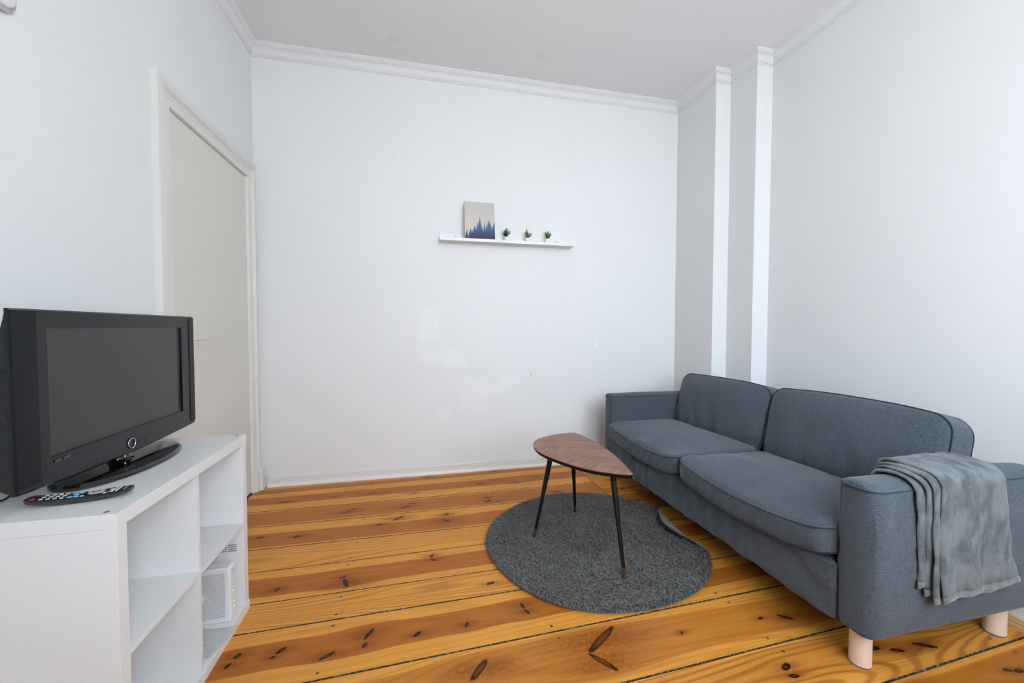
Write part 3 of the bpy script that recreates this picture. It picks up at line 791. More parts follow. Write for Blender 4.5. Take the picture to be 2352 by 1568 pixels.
for q in ff:
    try: bm.faces.new([bv[i] for i in q])
    except ValueError: pass
bmesh.ops.remove_doubles(bm, verts=bm.verts[:], dist=1e-6)
bobj('backing', bm, M['backing'], rug, 60)
pts = []
for i in range(240):
    th = 2 * math.pi * i / 240; R_, _c = rug_edge(th); pts.append(rug_pt(th, R_ * 0.998, 0.004)[0])
tube('edge_binding', pts, 0.0038, M['binding'], rug, 8, True)
# pile: short flattened yarn tufts, one mesh
NB = 70000
rs = np.random.RandomState(3)
verts = np.zeros((NB * 6, 3), np.float32); tone = np.zeros(NB * 6, np.float32)
for i in range(NB):
    th = rs.uniform(0, 2 * math.pi); R_, cu = rug_edge(th); rr = R_ * 0.995 * math.sqrt(rs.uniform(0, 1))
    p, n = rug_pt(th, rr, 0.005)
    lean_a = 2.6 + 1.6 * noise.noise(Vector((p.x * 5, p.y * 5, 2))) + rs.uniform(-1.1, 1.1)
    ln = rs.uniform(0.018, 0.030); lift = rs.uniform(0.25, 0.75)
    if rr > R_ - 0.022 and rs.uniform(0, 1) < 0.75: lean_a = th + rs.uniform(-1.0, 1.0)
    d = Vector((math.cos(lean_a), math.sin(lean_a), 0)); d = (d - n * d.dot(n)).normalized()
    w = rs.uniform(0.0011, 0.0019); sd = d.cross(n) * w
    tip = p + d * ln * (1 - 0.35 * lift) + n * ln * lift * 0.55
    mid = p + d * ln * 0.35 + n * ln * lift * 0.62 + n * 0.003
    rad = (Vector((tip.x, tip.y)) - RC).length
    if cu <= 0 and rad > R_ + 0.013:
        k_ = (R_ + rs.uniform(0.003, 0.013)) / rad; tip.x = RC.x + (tip.x - RC.x) * k_; tip.y = RC.y + (tip.y - RC.y) * k_
    b_ = i * 6
    for o_, q in enumerate((p - sd, p + sd, mid - sd * 1.2, mid + sd * 1.2, tip - sd * 0.7, tip + sd * 0.7)): verts[b_ + o_] = q
    tone[b_:b_ + 6] = rs.uniform(0, 1)
idx = (np.arange(NB)[:, None] * 6 + np.array([[0, 1, 3, 2, 2, 3, 5, 4]])).reshape(-1)
me = bpy.data.meshes.new('pile'); me.vertices.add(NB * 6); me.vertices.foreach_set('co', verts.reshape(-1))
me.loops.add(NB * 8); me.loops.foreach_set('vertex_index', idx.astype(np.int32))
me.polygons.add(NB * 2); me.polygons.foreach_set('loop_start', np.arange(0, NB * 8, 4, dtype=np.int32))
at = me.attributes.new('tone', 'FLOAT', 'POINT'); at.data.foreach_set('value', tone)
me.update(calc_edges=True); me.validate()
o = fin('pile', me, M['pile'], rug, 179); tag(o, 'short grey yarn tufts', kind='stuff')

# ------------------------------------------------------------------ coffee table
ZT = 0.527
tbl = empty('coffee_table', (0.87, 2.14, 0.02), 'leaf-shaped walnut veneer coffee table on three black legs with brass tips', 'table')
OUT = [(0.665, 2.315), (0.693, 2.388), (0.742, 2.448), (0.813, 2.493), (0.879, 2.521), (0.942, 2.533), (0.990, 2.538), (1.018, 2.530), (1.036, 2.471), (1.050, 2.386), (1.059, 2.281), (1.063, 2.174), (1.058, 2.062), (1.046, 1.962), (1.030, 1.866), (1.016, 1.799), (1.007, 1.757), (1.000, 1.743), (0.986, 1.741), (0.966, 1.747), (0.929, 1.766), (0.885, 1.796), (0.842, 1.831), (0.802, 1.875), (0.764, 1.930), (0.728, 1.996), (0.692, 2.074), (0.668, 2.149), (0.658, 2.226)]
def smooth_closed(P, sub=4):
    n = len(P); out = []
    for i in range(n):
        p0, p1, p2, p3 = (Vector(P[(i + k - 1) % n]) for k in range(4))
        for s in range(sub):
            u = s / sub
            out.append(0.5 * ((2 * p1) + (p2 - p0) * u + (2 * p0 - 5 * p1 + 4 * p2 - p3) * u * u + (3 * p1 - p0 - 3 * p2 + p3) * u ** 3))
    return out
ol = smooth_closed(OUT); cen = sum(ol, Vector((0, 0))) / len(ol)
t = NT('walnut_veneer'); X = t.xyz(); 
# midrib: x = f(y), quadratic
yy = t.m('SUBTRACT', X[1], 2.07)
mid_ = t.m('ADD', t.m('ADD', 0.868, t.m('MULTIPLY', yy, -0.235)), t.m('MULTIPLY', t.m('MULTIPLY', yy, yy), 0.42))
side = t.rng(t.m('SUBTRACT', X[0], mid_), -0.0008, 0.0008)
def across(a): return t.m('ADD', t.m('MULTIPLY', X[0], -math.sin(math.radians(a))), t.m('MULTIPLY', X[1], math.cos(math.radians(a))))
def along(a): return t.m('ADD', t.m('MULTIPLY', X[0], math.cos(math.radians(a))), t.m('MULTIPLY', X[1], math.sin(math.radians(a))))
def lerp(a, b): return t.m('ADD', t.m('MULTIPLY', a, t.m('SUBTRACT', 1.0, side)), t.m('MULTIPLY', b, side))
ac = lerp(across(42), t.m('ADD', across(-22), 0.9)); al = lerp(along(42), along(-22))
g1 = t.noise(t.comb(t.m('MULTIPLY', al, 4.0), t.m('MULTIPLY', ac, 60.0), side), 1.4, 4, 0.6)
g2 = t.noise(t.comb(t.m('MULTIPLY', al, 9.0), t.m('MULTIPLY', ac, 300.0), side), 1.2, 2, 0.6)
c = t.mix(t.rng(g1, 0.30, 0.70), (0.100, 0.040, 0.024), (0.335, 0.150, 0.080))
c = t.mix(t.rng(g1, 0.62, 0.72, 0, 0.5), c, (0.36, 0.17, 0.085))
c = t.mix(t.rng(g2, 0.55, 0.75, 0, 0.45), c, (0.055, 0.022, 0.014))
t.base(c, 0.38, spec=0.4); t.bump(g2, 0.05, 0.0006); M['walnut'] = t.mat
M['black'] = plain('black_lacquer', (0.008, 0.0075, 0.0075), 0.38, spec=0.3, var=0.1)
M['brass'] = plain('aged_brass', (0.36, 0.22, 0.085), 0.35, metal=1.0, var=0.15, scale=60)
def top_mesh(name, z0, z1, inset_lo, mat, parent):
    n = len(ol); vv = []; rows = [(z0, inset_lo + 0.002), (z0 + 0.002, inset_lo), (z1 - 0.0015, 0.0), (z1, 0.0015)]
    for z, ins in rows:
        for p in ol:
            d = (p - cen); q = cen + d * (1 - ins / d.length); vv.append((q.x, q.y, z))
    ff = [list(range(n))[::-1]]
    for r_ in range(len(rows) - 1):
        for i in range(n):
            j = (i + 1) % n; ff.append([r_ * n + i, r_ * n + j, (r_ + 1) * n + j, (r_ + 1) * n + i])
    ff.append([(len(rows) - 1) * n + i for i in range(n)])
    return mobj(name, vv, ff, mat, parent, 30)
top = top_mesh('table_top', ZT - 0.0195, ZT - 0.0012, 0.004, M['black'], tbl)
top_mesh('veneer', ZT - 0.0012, ZT, 0.0, M['walnut'], top)
for (tx, ty), (fx, fy), z0 in (((0.735, 2.185), (0.645, 2.218), 0.02), ((0.936, 2.365), (0.997, 2.463), 0.02), ((0.946, 1.846), (0.964, 1.743), 0.02)):
    T, F = Vector((tx, ty, ZT - 0.0195)), Vector((fx, fy, z0))
    P = lambda s: T.lerp(F, s)
    lg = tube('leg', [P(0), P(0.02), P(0.40), P(0.425), P(0.44), P(0.46), P(0.90)], [0.0150, 0.0150, 0.0135, 0.0132, 0.0118, 0.0112, 0.0092], M['black'], tbl, 16, smooth=40)
    tube('brass_tip', [P(0.90), P(0.985), P(1.0)], [0.0094, 0.0086, 0.0080], M['brass'], lg, 16, smooth=40)

# ------------------------------------------------------------------ wall ledge, picture, little plants
M['ledge'] = plain('white_ledge_lacquer', (0.86, 0.86, 0.86), 0.35, var=0.01)
LX0, LX1, LZ, LY = 0.167, 1.322, 1.944, 3.320
led = empty('picture_ledge', (0.745, YB, LZ), 'white picture ledge mounted on the back wall', 'shelf')
box('back_plate', (LX0, YB - 0.012, LZ), (LX1 - 0.012, YB, LZ + 0.076), M['ledge'], led, 0.001)
box('shelf_board', (LX0, LY + 0.010, LZ), (LX1, YB - 0.012, LZ + 0.010), M['ledge'], led)
box('front_lip', (LX0, LY, LZ), (LX1, LY + 0.010, LZ + 0.024), M['ledge'], led, 0.001)
M['screw'] = plain('grey_screw_cap', (0.55, 0.55, 0.56), 0.4)
for x in (0.300, 1.195): tube('screw_cap', [(x, YB - 0.0145, LZ + 0.056), (x, YB - 0.012, LZ + 0.056)], [0.006, 0.007], M['screw'], led, 14)
# canvas print
t = NT('forest_print'); X = t.xyz()
u_ = t.m('DIVIDE', t.m('SUBTRACT', X[0], 0.372), 0.252); w_ = t.m('DIVIDE', t.m('SUBTRACT', X[2], 1.957), 0.335)
sky = t.mix(t.rng(w_, 0.35, 0.95), (0.66, 0.57, 0.50), (0.56, 0.55, 0.515))
TREES = [(0.06, 0.30, 0.07), (0.19, 0.33, 0.10), (0.24, 0.30, 0.08), (0.33, 0.41, 0.12), (0.44, 0.50, 0.085), (0.50, 0.64, 0.05), (0.47, 0.42, 0.10), (0.545, 0.45, 0.10), (0.655, 0.50, 0.05), (0.74, 0.44, 0.12), (0.81, 0.56, 0.12), (0.86, 0.42, 0.14), (0.985, 0.51, 0.12), (0.13, 0.19, 0.12), (0.90, 0.36, 0.2), (0.66, 0.33, 0.25), (0.40, 0.30, 0.2)]
jag = t.noise(t.comb(t.m('MULTIPLY', X[0], 260), 0.0, t.m('MULTIPLY', X[2], 170)), 1.0, 2, 0.7)
mask = None
for (tx, th_, tw) in TREES:
    hh = t.m('SUBTRACT', th_, t.m('MULTIPLY', t.m('POWER', t.m('ABSOLUTE', t.m('DIVIDE', t.m('SUBTRACT', u_, tx), tw)), 0.85), 0.24))
    mask = hh if mask is None else t.m('MAXIMUM', mask, hh)
dd = t.m('SUBTRACT', t.m('ADD', mask, t.m('MULTIPLY', t.m('SUBTRACT', jag, 0.5), 0.09)), w_)
treec = t.mix(t.rng(w_, 0.08, 0.42), (0.060, 0.060, 0.105), (0.085, 0.165, 0.26))
c = t.mix(t.rng(dd, -0.010, 0.014), sky, t.mix(t.rng(dd, 0.0, 0.09), (0.24, 0.36, 0.46), treec))
t.base(c, 0.7, spec=0.2); t.bump(t.noise(t.coord(), 900, 1), 0.15, 0.0005); M['print'] = t.mat
M['canvas'] = plain('canvas_edge', (0.66, 0.65, 0.62), 0.8)
pic = empty('canvas_print', (0.498, 3.35, LZ + 0.010), 'small canvas print of misty blue fir trees leaning on the ledge', 'picture')
def lean_box(name, x0, x1, d0, d1, h0, h1, mat, parent, yb, zb, ang):
    bm = bmesh.new(); bm_box(bm, (x0, d0, h0), (x1, d1, h1), 0.0008, 1)
    Rm = Matrix.Translation((0, yb, zb)) @ Matrix.Rotation(math.radians(-ang), 4, 'X')
    bmesh.ops.transform(bm, matrix=Rm, verts=bm.verts[:]); return bobj(name, bm, mat, parent)
lean_box('canvas_body', 0.372, 0.624, 0.001, 0.018, 0.0, 0.339, M['canvas'], pic, 3.345, LZ + 0.0105, 9.0)
lean_box('print_face', 0.3715, 0.6245, 0.0, 0.001, 0.0, 0.339, M['print'], pic, 3.345, LZ + 0.0105, 9.0)
# plants
M['pot'] = plain('white_ceramic', (0.86, 0.86, 0.87), 0.3, var=0.01)
M['soil'] = plain('dark_soil', (0.05, 0.035, 0.025), 0.9)
def leaf_mat(name, a, b):
    t = NT(name); t.base(t.mix(t.rng(t.noise(t.coord(), 55, 3), 0.35, 0.65), a, b), 0.5); return t.mat
def plant(x, y, pr, ph, fh, fw, nl, mat, lw, ll, label, seed, up):
    rg = random.Random(seed); z0 = LZ + 0.0102
    g = empty('potted_plant', (x, y, z0), label, 'plant', 'small artificial plants on the ledge')
    pot = tube('pot', [(x, y, z0), (x, y, z0 + 0.003), (x, y, z0 + ph - 0.002), (x, y, z0 + ph), (x, y, z0 + ph), (x, y, z0 + ph - 0.006)], [pr * 0.80, pr * 0.85, pr, pr, pr * 0.88, pr * 0.86], M['pot'], g, 24, smooth=40)
    tube('soil', [(x, y, z0 + ph - 0.010), (x, y, z0 + ph - 0.0055)], pr * 0.86, M['soil'], pot, 16)
    vv, ff = [], []; sv, sf = [], []
    base = Vector((x, y, z0 + ph - 0.006))
    for s in range(nl):
        a = rg.uniform(0, 6.283); e = rg.uniform(0.15, 1.0)
        tip = base + Vector((math.cos(a) * fw * e * rg.uniform(0.5, 1), math.sin(a) * fw * 0.8 * e, fh * rg.uniform(0.45, 1.0) * (1 - 0.25 * e * e)))
        midp = base.lerp(tip, 0.5) + Vector((0, 0, 0.006))
        v_, f_ = tube_data([base + Vector((math.cos(a), math.sin(a), 0)) * pr * 0.3, midp, tip], [0.0009, 0.0008, 0.0005], 4)
        o_ = len(sv); sv += v_; sf += [[q + o_ for q in fc] for fc in f_]
        for k in range(7):
            c0 = base.lerp(midp, 0.5).lerp(tip, (k + 1) / 7)
            d = Vector((rg.uniform(-1, 1), rg.uniform(-1, 1), rg.uniform(-0.2, 1) + up)).normalized()
            sd = d.cross(Vector((rg.uniform(-1, 1), rg.uniform(-1, 1), rg.uniform(-1, 1)))).normalized() * lw * rg.uniform(0.7, 1.1)
            l_ = ll * rg.uniform(0.7, 1.15); up_ = sd.cross(d).normalized() * l_ * 0.12
            o2 = len(vv); vv += [c0, c0 + d * l_ * 0.45 + sd + up_, c0 + d * l_, c0 + d * l_ * 0.45 - sd + up_, c0 + d * l_ * 0.5 - up_ * 0.3]
            ff += [[o2, o2 + 1, o2 + 4], [o2 + 1, o2 + 2, o2 + 4], [o2 + 2, o2 + 3, o2 + 4], [o2 + 3, o2, o2 + 4]]
    fo = mobj('foliage', vv, ff, mat, g, 179); tag(fo, kind='stuff')
    st = mobj('stems', sv, sf, mat, g, 60); tag(st, kind='stuff')
plant(0.727, 3.378, 0.0235, 0.050, 0.078, 0.056, 26, leaf_mat('dark_leaf', (0.010, 0.055, 0.020), (0.055, 0.18, 0.06)), 0.0052, 0.014, 'tiny dark green plant in white pot nearest the canvas print', 4, 0.3)
plant(0.914, 3.378, 0.0245, 0.050, 0.074, 0.054, 22, leaf_mat('olive_leaf', (0.10, 0.095, 0.018), (0.34, 0.32, 0.085)), 0.0040, 0.014, 'tiny olive yellow plant in white pot, middle of the three', 9, 0.2)
plant(1.093, 3.378, 0.0265, 0.050, 0.064, 0.052, 20, leaf_mat('mid_green_leaf', (0.045, 0.12, 0.015), (0.16, 0.30, 0.055)), 0.0048, 0.021, 'tiny bushy mid-green plant in white pot nearest the ledge end', 15, 0.7)

# ------------------------------------------------------------------ white cube shelf unit
KX0, KX1, KY0, KY1, KH = -1.126, -0.736, 1.180, 1.950, 0.770
M['foil'] = plain('white_foil', (0.80, 0.795, 0.79), 0.32, var=0.012, scale=60, bump=0.02)
M['hole'] = plain('dark_plug', (0.13, 0.13, 0.115), 0.5)
unit = empty('shelf_unit', ((KX0 + KX1) / 2, (KY0 + KY1) / 2, 0), 'white open cube shelf unit carrying the television', 'shelf')
T_ = 0.038
topb = box('top_board', (KX0, KY0, KH - T_), (KX1, KY1, KH), M['foil'], unit, 0.0012)
box('bottom_board', (KX0, KY0, 0.0), (KX1 + 0.001, KY1 + 0.002, T_), M['foil'], unit, 0.0012)
box('side_panel', (KX0, KY0 + 0.0015, T_), (KX1 - 0.0015, KY0 + T_, KH - T_), M['foil'], unit, 0.0008)
farp = box('side_panel', (KX0, KY1 - T_, T_), (KX1 - 0.0015, KY1 - 0.0015, KH - T_), M['foil'], unit, 0.0008)
box('shelf_board', (KX0 + 0.004, KY0 + T_, 0.383), (KX1 - 0.001, KY1 - T_, 0.399), M['foil'], unit, 0.0008)
box('divider', (KX0 + 0.004, 1.557, 0.399), (KX1 - 0.004, 1.573, KH - T_), M['foil'], unit, 0.0008)
box('divider', (KX0 + 0.004, 1.557, T_), (KX1 - 0.004, 1.573, 0.383), M['foil'], unit, 0.0008)
for (x, y) in ((-0.768, 1.199), (-0.765, 1.931), (-1.095, 1.199), (-1.095, 1.931)):
    tube('cover_plug', [(x, y, KH - 0.001), (x, y, KH + 0.0006)], 0.0058, M['hole'], topb, 14)
for gx in (-0.7965, -0.833):              # dark slots printed in two blocks on the far panel
    for r_ in range(4):
        z = 0.305 - r_ * 0.0085
        for k in range(6):
            x = gx + k * 0.0056 - 0.002
            box('vent_slot', (x, KY1 - T_ - 0.0006, z), (x + 0.0048, KY1 - T_, z + 0.0034), M['hole'], farp)

# ------------------------------------------------------------------ television
M['tvgloss'] = plain('piano_black', (0.007, 0.008, 0.0095), 0.12, spec=0.30, var=0.05)
M['tvside'] = plain('dark_speaker_strip', (0.005, 0.006, 0.0075), 0.35, spec=0.2, var=0.1, scale=600)
M['tvback'] = plain('tv_back_plastic', (0.012, 0.014, 0.016), 0.45, spec=0.3, var=0.1, scale=300, bump=0.1)
M['screen'] = plain('matte_screen', (0.028, 0.027, 0.028), 0.30, spec=0.42, var=0.02)
M['chrome'] = plain('silver_ring', (0.80, 0.80, 0.80), 0.15, metal=1.0, var=0.02)
M['tvmark'] = plain('tv_print', (0.05, 0.05, 0.053), 0.4, spec=0.3)
TX, TY0, TY1, TZ0, TZ1 = -0.950, 1.205, 2.000, 0.822, 1.279
tv = empty('television', (-0.97, 1.603, KH), 'black flat-screen television on oval stand on the shelf unit', 'television')
SY0, SY1, SZ0, SZ1 = 1.304, 1.917, 0.889, 1.233
# front bezel as a ring with a gently bowed lower edge
def zlow(y): return TZ0 - 0.0 + 0.010 * ((y - 1.603) / 0.4) ** 2 * 0 + (-0.012) * (1 - ((y - 1.603) / 0.398) ** 2)
bm = bmesh.new(); ny = 24
ysO = [TY0 + (TY1 - TY0) * i / ny for i in range(ny + 1)]
ysI = [SY0 + (SY1 - SY0) * i / ny for i in range(ny + 1)]
def ringpts(x, ins=0.0):
    o_ = [bm.verts.new((x, y + (ins if i == 0 else -ins if i == ny else 0), zlow(y) + ins)) for i, y in enumerate(ysO)] + [bm.verts.new((x, y + (ins if i == 0 else -ins if i == ny else 0), TZ1 - ins)) for i, y in list(enumerate(ysO))[::-1]]
    return o_
def inpts(x): return [bm.verts.new((x, y, SZ0)) for y in ysI] + [bm.verts.new((x, y, SZ1)) for y in ysI[::-1]]
A0, A1, A2, I0, I1 = ringpts(TX - 0.012), ringpts(TX - 0.004), ringpts(TX, 0.004), inpts(TX - 0.003), inpts(TX - 0.0115)
n = len(A0)
for a, b in ((A0, A1), (A1, A2), (A2, I0), (I0, I1)):
    for i in range(n): bm.faces.new((a[i], a[(i + 1) % n], b[(i + 1) % n], b[i]))
bez = bobj('bezel', bm, M['tvgloss'], tv, 30)
box('screen', (TX - 0.020, SY0 - 0.001, SZ0 - 0.001), (TX - 0.0105, SY1 + 0.001, SZ1 + 0.001), M['screen'], tv)
box('side_strip', (TX - 0.006, TY0 - 0.001, TZ0 + 0.012), (TX + 0.0012, TY0 + 0.066, TZ1 - 0.004), M['tvside'], bez, 0.001)
box('side_strip', (TX - 0.006, TY1 - 0.034, TZ0 + 0.012), (TX + 0.0012, TY1 + 0.001, TZ1 - 0.004), M['tvside'], bez, 0.001)
# back shell: side profile in (x, z) extruded along y, rounded at the top
prof = [(TX - 0.012, TZ0 + 0.003), (TX - 0.012, TZ1 - 0.004), (TX - 0.0135, TZ1 - 0.012), (TX - 0.017, TZ1 - 0.030), (TX - 0.022, TZ1 - 0.050), (TX - 0.031, TZ1 - 0.068), (TX - 0.045, TZ1 - 0.080), (TX - 0.070, TZ1 - 0.088), (TX - 0.088, TZ1 - 0.10), (TX - 0.090, TZ0 + 0.06), (TX - 0.070, TZ0 + 0.03), (TX - 0.030, TZ0 + 0.012)]
bm = bmesh.new(); rows = []
for y, s_ in ((TY0 + 0.002, 1.0), (TY1 - 0.002, 1.0)):
    rows.append([bm.verts.new((x, y, z)) for x, z in prof])
m_ = len(prof)
for i in range(m_): bm.faces.new((rows[0][i], rows[0][(i + 1) % m_], rows[1][(i + 1) % m_], rows[1][i]))
bm.faces.new(rows[0]); bm.faces.new(rows[1][::-1])
shell = bobj('back_shell', bm, M['tvback'], tv, 40)
for z in (1.125, 1.015): box('side_notch', (TX - 0.060, TY0 + 0.0008, z), (TX - 0.0145, TY0 + 0.003, z + 0.007), M['tvgloss'], shell)
# ring logo and small prints
bm_pts = [(TX + 0.0015, 1.603 + 0.0165 * math.cos(a), 0.842 + 0.0165 * math.sin(a)) for a in [2 * math.pi * k / 32 for k in range(32)]]
tube('ring_logo', bm_pts, 0.0016, M['chrome'], bez, 8, True)
for y in (1.312, 1.338): box('print_mark', (TX - 0.001, y, 0.872), (TX + 0.0004, y + 0.020, 0.879), M['tvmark'], bez)
box('receiver_window', (TX - 0.001, 1.668, 0.8365), (TX + 0.0006, 1.680, 0.8405), M['tvside'], bez, 0.0005)
# stand
def ell(cx, cy, a, b, z, n=48): return [(cx + a * math.cos(2 * math.pi * k / n), cy + b * math.sin(2 * math.pi * k / n), z) for k in range(n)]
SB = (-0.972, 1.603)
def stack(name, rings, mat, parent, sm=30):
    n = len(rings[0]); vv = [p for r_ in rings for p in r_]; ff = [list(range(n))[::-1]]
    for r_ in range(len(rings) - 1):
        for i in range(n): j = (i + 1) % n; ff.append([r_ * n + i, r_ * n + j, (r_ + 1) * n + j, (r_ + 1) * n + i])
    ff.append([(len(rings) - 1) * n + i for i in range(n)])
    return mobj(name, vv, ff, mat, parent, sm)
M['standgloss'] = plain('stand_gloss_black', (0.006, 0.006, 0.007), 0.035, spec=0.6, var=0.02)
sb = stack('stand_base', [ell(*SB, 0.112, 0.236, KH + 0.0003), ell(*SB, 0.117, 0.242, KH + 0.004), ell(*SB, 0.117, 0.242, KH + 0.011), ell(*SB, 0.110, 0.234, KH + 0.017), ell(*SB, 0.104, 0.226, KH + 0.0185), ell(*SB, 0.05, 0.10, KH + 0.021)], M['standgloss'], tv, 25)
nk = stack('stand_neck', [ell(-0.985, 1.603, 0.036, 0.050, KH + 0.020), ell(-0.985, 1.603, 0.028, 0.040, KH + 0.026), ell(-0.985, 1.603, 0.022, 0.032, KH + 0.045), ell(-0.985, 1.603, 0.022, 0.032, KH + 0.075)], M['standgloss'], tv, 25)
tube('chrome_pin', [(-0.962, 1.590, KH + 0.030), (-0.962, 1.590, KH + 0.052)], 0.0035, M['chrome'], nk, 10)
M['cable'] = plain('black_cable', (0.012, 0.012, 0.012), 0.5)
cb = tube('power_cable', [(-1.035, 1.40, 0.86), (-1.060, 1.38, 0.80), (-1.075, 1.33, 0.776), (-1.090, 1.27, 0.7735), (-1.115, 1.24, 0.7735), (-1.125, 1.235, 0.7735)], 0.0032, M['cable'], tv, 8)

# ------------------------------------------------------------------ remote control
M['rem'] = plain('remote_black', (0.012, 0.013, 0.015), 0.3, var=0.1)
M['rem_side'] = plain('remote_underside', (0.022, 0.028, 0.034), 0.4, var=0.1)
for nm, c in (('b_grey', (0.42, 0.44, 0.47)), ('b_blue', (0.16, 0.42, 0.66)), ('b_red', (0.50, 0.03, 0.03)), ('b_green', (0.01, 0.20, 0.09)), ('b_yellow', (0.75, 0.42, 0.02)), ('b_navy', (0.02, 0.07, 0.36)), ('b_white', (0.6, 0.62, 0.66))):
    M[nm] = plain(nm, c, 0.4, var=0.03)
R0, R1 = Vector((-0.984, 1.272)), Vector((-0.778, 1.312))    # tail end and head end on the board, in plan
ax = (R1 - R0); RL = ax.length; ax.normalize(); px_ = Vector((-ax.y, ax.x))
rc_ = (R0 + R1) / 2
rem = empty('remote_control', (rc_.x, rc_.y, KH), 'black television remote with coloured buttons on the shelf unit', 'remote')
def rp(u, v, z):   # u 0..1 along, v in metres across, z above the board
    q = R0 + ax * (u * RL) + px_ * v; return Vector((q.x, q.y, KH + z))
def rtop(u): return 0.0185 + 0.006 * (2 * u - 1) ** 2 - 0.002 * u
def rbot(u): return 0.0004 + 0.013 * abs(2 * u - 1) ** 2.4
def rhw(u): return 0.0235 * (1 - 0.10 * abs(2 * u - 1) ** 2) * (min(1, (u + 0.012) / 0.05) ** 0.4 if u < 0.04 else min(1, (1.012 - u) / 0.05) ** 0.4)
bm = bmesh.new(); rows = []
for i in range(29):
    u = i / 28; w = rhw(u); zt, zb = rtop(u), rbot(u); row = []
    for (fv, fz) in ((-0.62, 0.0), (-0.9, 0.22), (-1.0, 0.70), (-0.97, 0.92), (-0.90, 1.0), (0, 1.02), (0.90, 1.0), (0.97, 0.92), (1.0, 0.70), (0.9, 0.22), (0.62, 0.0)):
        row.append(bm.verts.new(rp(u, w * fv, zb + (zt - zb) * fz)))
    rows.append(row)
m_ = len(rows[0])
for a, b in zip(rows, rows[1:]):
    for k in range(m_):
        f = bm.faces.new((a[k], a[(k + 1) % m_], b[(k + 1) % m_], b[k])); f.material_index = 0 if 2 <= k <= 7 else 1
bm.faces.new(rows[0]); bm.faces.new(rows[-1][::-1])
ro = bobj('casing', bm, M['rem'], rem, 40); ro.data.materials.append(M['rem_side'])
def button(u, v, a, b, mat, name='button', h=0.0022):
    z = rtop(u); e = [(math.cos(2 * math.pi * k / 14), math.sin(2 * math.pi * k / 14)) for k in range(14)]
    rings = [[tuple(rp(u + c * a / RL * s_, v + s * b * s_, z + dz)) for c, s in e] for s_, dz in ((1.0, -0.001), (1.0, h * 0.6), (0.8, h))]
    return stack(name, rings, mat, rem, 40)
button(0.075, 0.000 - 0.013, 0.0062, 0.0042, M['b_red'], 'power_button')
for r_ in range(3):
    for k in range(4):
        button(0.155 + k * 0.062, -0.0145 + r_ * 0.0145, 0.0045, 0.0036, M['b_grey'])
for (u, v) in ((0.415, -0.0145), (0.475, -0.0150), (0.415, 0.0145), (0.475, 0.0145), (0.450, 0.0)):
    button(u, v, 0.0058, 0.0042, M['b_blue'])
button(0.640, 0.002, 0.0175, 0.0150, M['b_grey'], 'direction_pad', 0.0024); button(0.640, 0.002, 0.0100, 0.0085, M['rem'], 'pad_ring', 0.0030); button(0.640, 0.002, 0.0065, 0.0055, M['b_grey'], 'ok_button', 0.0036)
for (u, v) in ((0.535, -0.0165), (0.745, -0.0165), (0.545, 0.0165)): button(u, v, 0.0040, 0.0030, M['b_grey'])
for k, nm in enumerate(('b_red', 'b_green', 'b_yellow', 'b_navy')): button(0.775 + k * 0.006, -0.0140 + k * 0.0095, 0.0044, 0.0034, M[nm], 'colour_button')
for r_ in range(2):
    for k in range(5): button(0.815 + r_ * 0.045, -0.0150 + k * 0.0075, 0.0026, 0.0014, M['b_white'])
bm = bmesh.new()
pts4 = [rp(0.925, -0.011, rtop(0.925) + 0.0010), rp(0.937, -0.011, rtop(0.937) + 0.0010), rp(0.937, 0.011, rtop(0.937) + 0.0010), rp(0.925, 0.011, rtop(0.925) + 0.0010)]
lo4 = [p - Vector((0, 0, 0.0012)) for p in pts4]
mobj('print_mark', pts4 + lo4, [[0, 1, 2, 3], [7, 6, 5, 4]] + [[i, 4 + i, 4 + (i + 1) % 4, (i + 1) % 4] for i in range(4)], M['b_white'], rem); bm.free()

# ------------------------------------------------------------------ router in the lower far compartment
t = NT('perforated_white'); X = t.xyz()
pu, pv = t.m('MULTIPLY', X[0], 1 / 0.0052), t.m('MULTIPLY', X[2], 1 / 0.0045)
row_ = t.m('FLOOR', pv); pu2 = t.m('ADD', pu, t.m('MULTIPLY', row_, 0.5))
dx = t.m('SUBTRACT', t.m('FRACT', pu2), 0.5); dz = t.m('SUBTRACT', t.m('FRACT', pv), 0.5)
d = t.m('SQRT', t.m('ADD', t.m('MULTIPLY', dx, dx), t.m('MULTIPLY', dz, dz)))
hm = t.rng(d, 0.33, 0.22)
inx = t.m('MULTIPLY', t.m('LESS_THAN', X[0], -0.7725), t.m('MULTIPLY', t.m('GREATER_THAN', X[2], 0.060), t.m('LESS_THAN', X[2], 0.243)))
t.base(t.mix(t.m('MULTIPLY', hm, inx), (0.80, 0.80, 0.82), (0.10, 0.09, 0.09)), 0.35); t.bump(t.m('SUBTRACT', 1.0, t.m('MULTIPLY', hm, inx)), 0.6, 0.002); M['perf'] = t.mat
M['rwhite'] = plain('router_white', (0.82, 0.82, 0.84), 0.3, var=0.01)
M['rgrey'] = plain('router_grey_line', (0.45, 0.46, 0.50), 0.4)
t = NT('green_led'); t.base((0.3, 0.9, 0.1), 0.3); t.b.inputs['Emission Color'].default_value = (0.45, 1.0, 0.08, 1); t.b.inputs['Emission Strength'].default_value = 2.0; M['led'] = t.mat
router = empty('router', (-0.84, 1.84, T_), 'white upright router with perforated side and green lights in the shelf unit', 'router')
rb = box('router_body', (-0.935, 1.812, T_ + 0.0005), (-0.755, 1.868, 0.262), M['perf'], router, 0.006, 3)
box('front_panel', (-0.7555, 1.818, T_ + 0.006), (-0.7515, 1.862, 0.254), M['rwhite'], router, 0.0018)
box('top_groove', (-0.93, 1.824, 0.2615), (-0.772, 1.856, 0.2626), M['rgrey'], router, 0.0003)
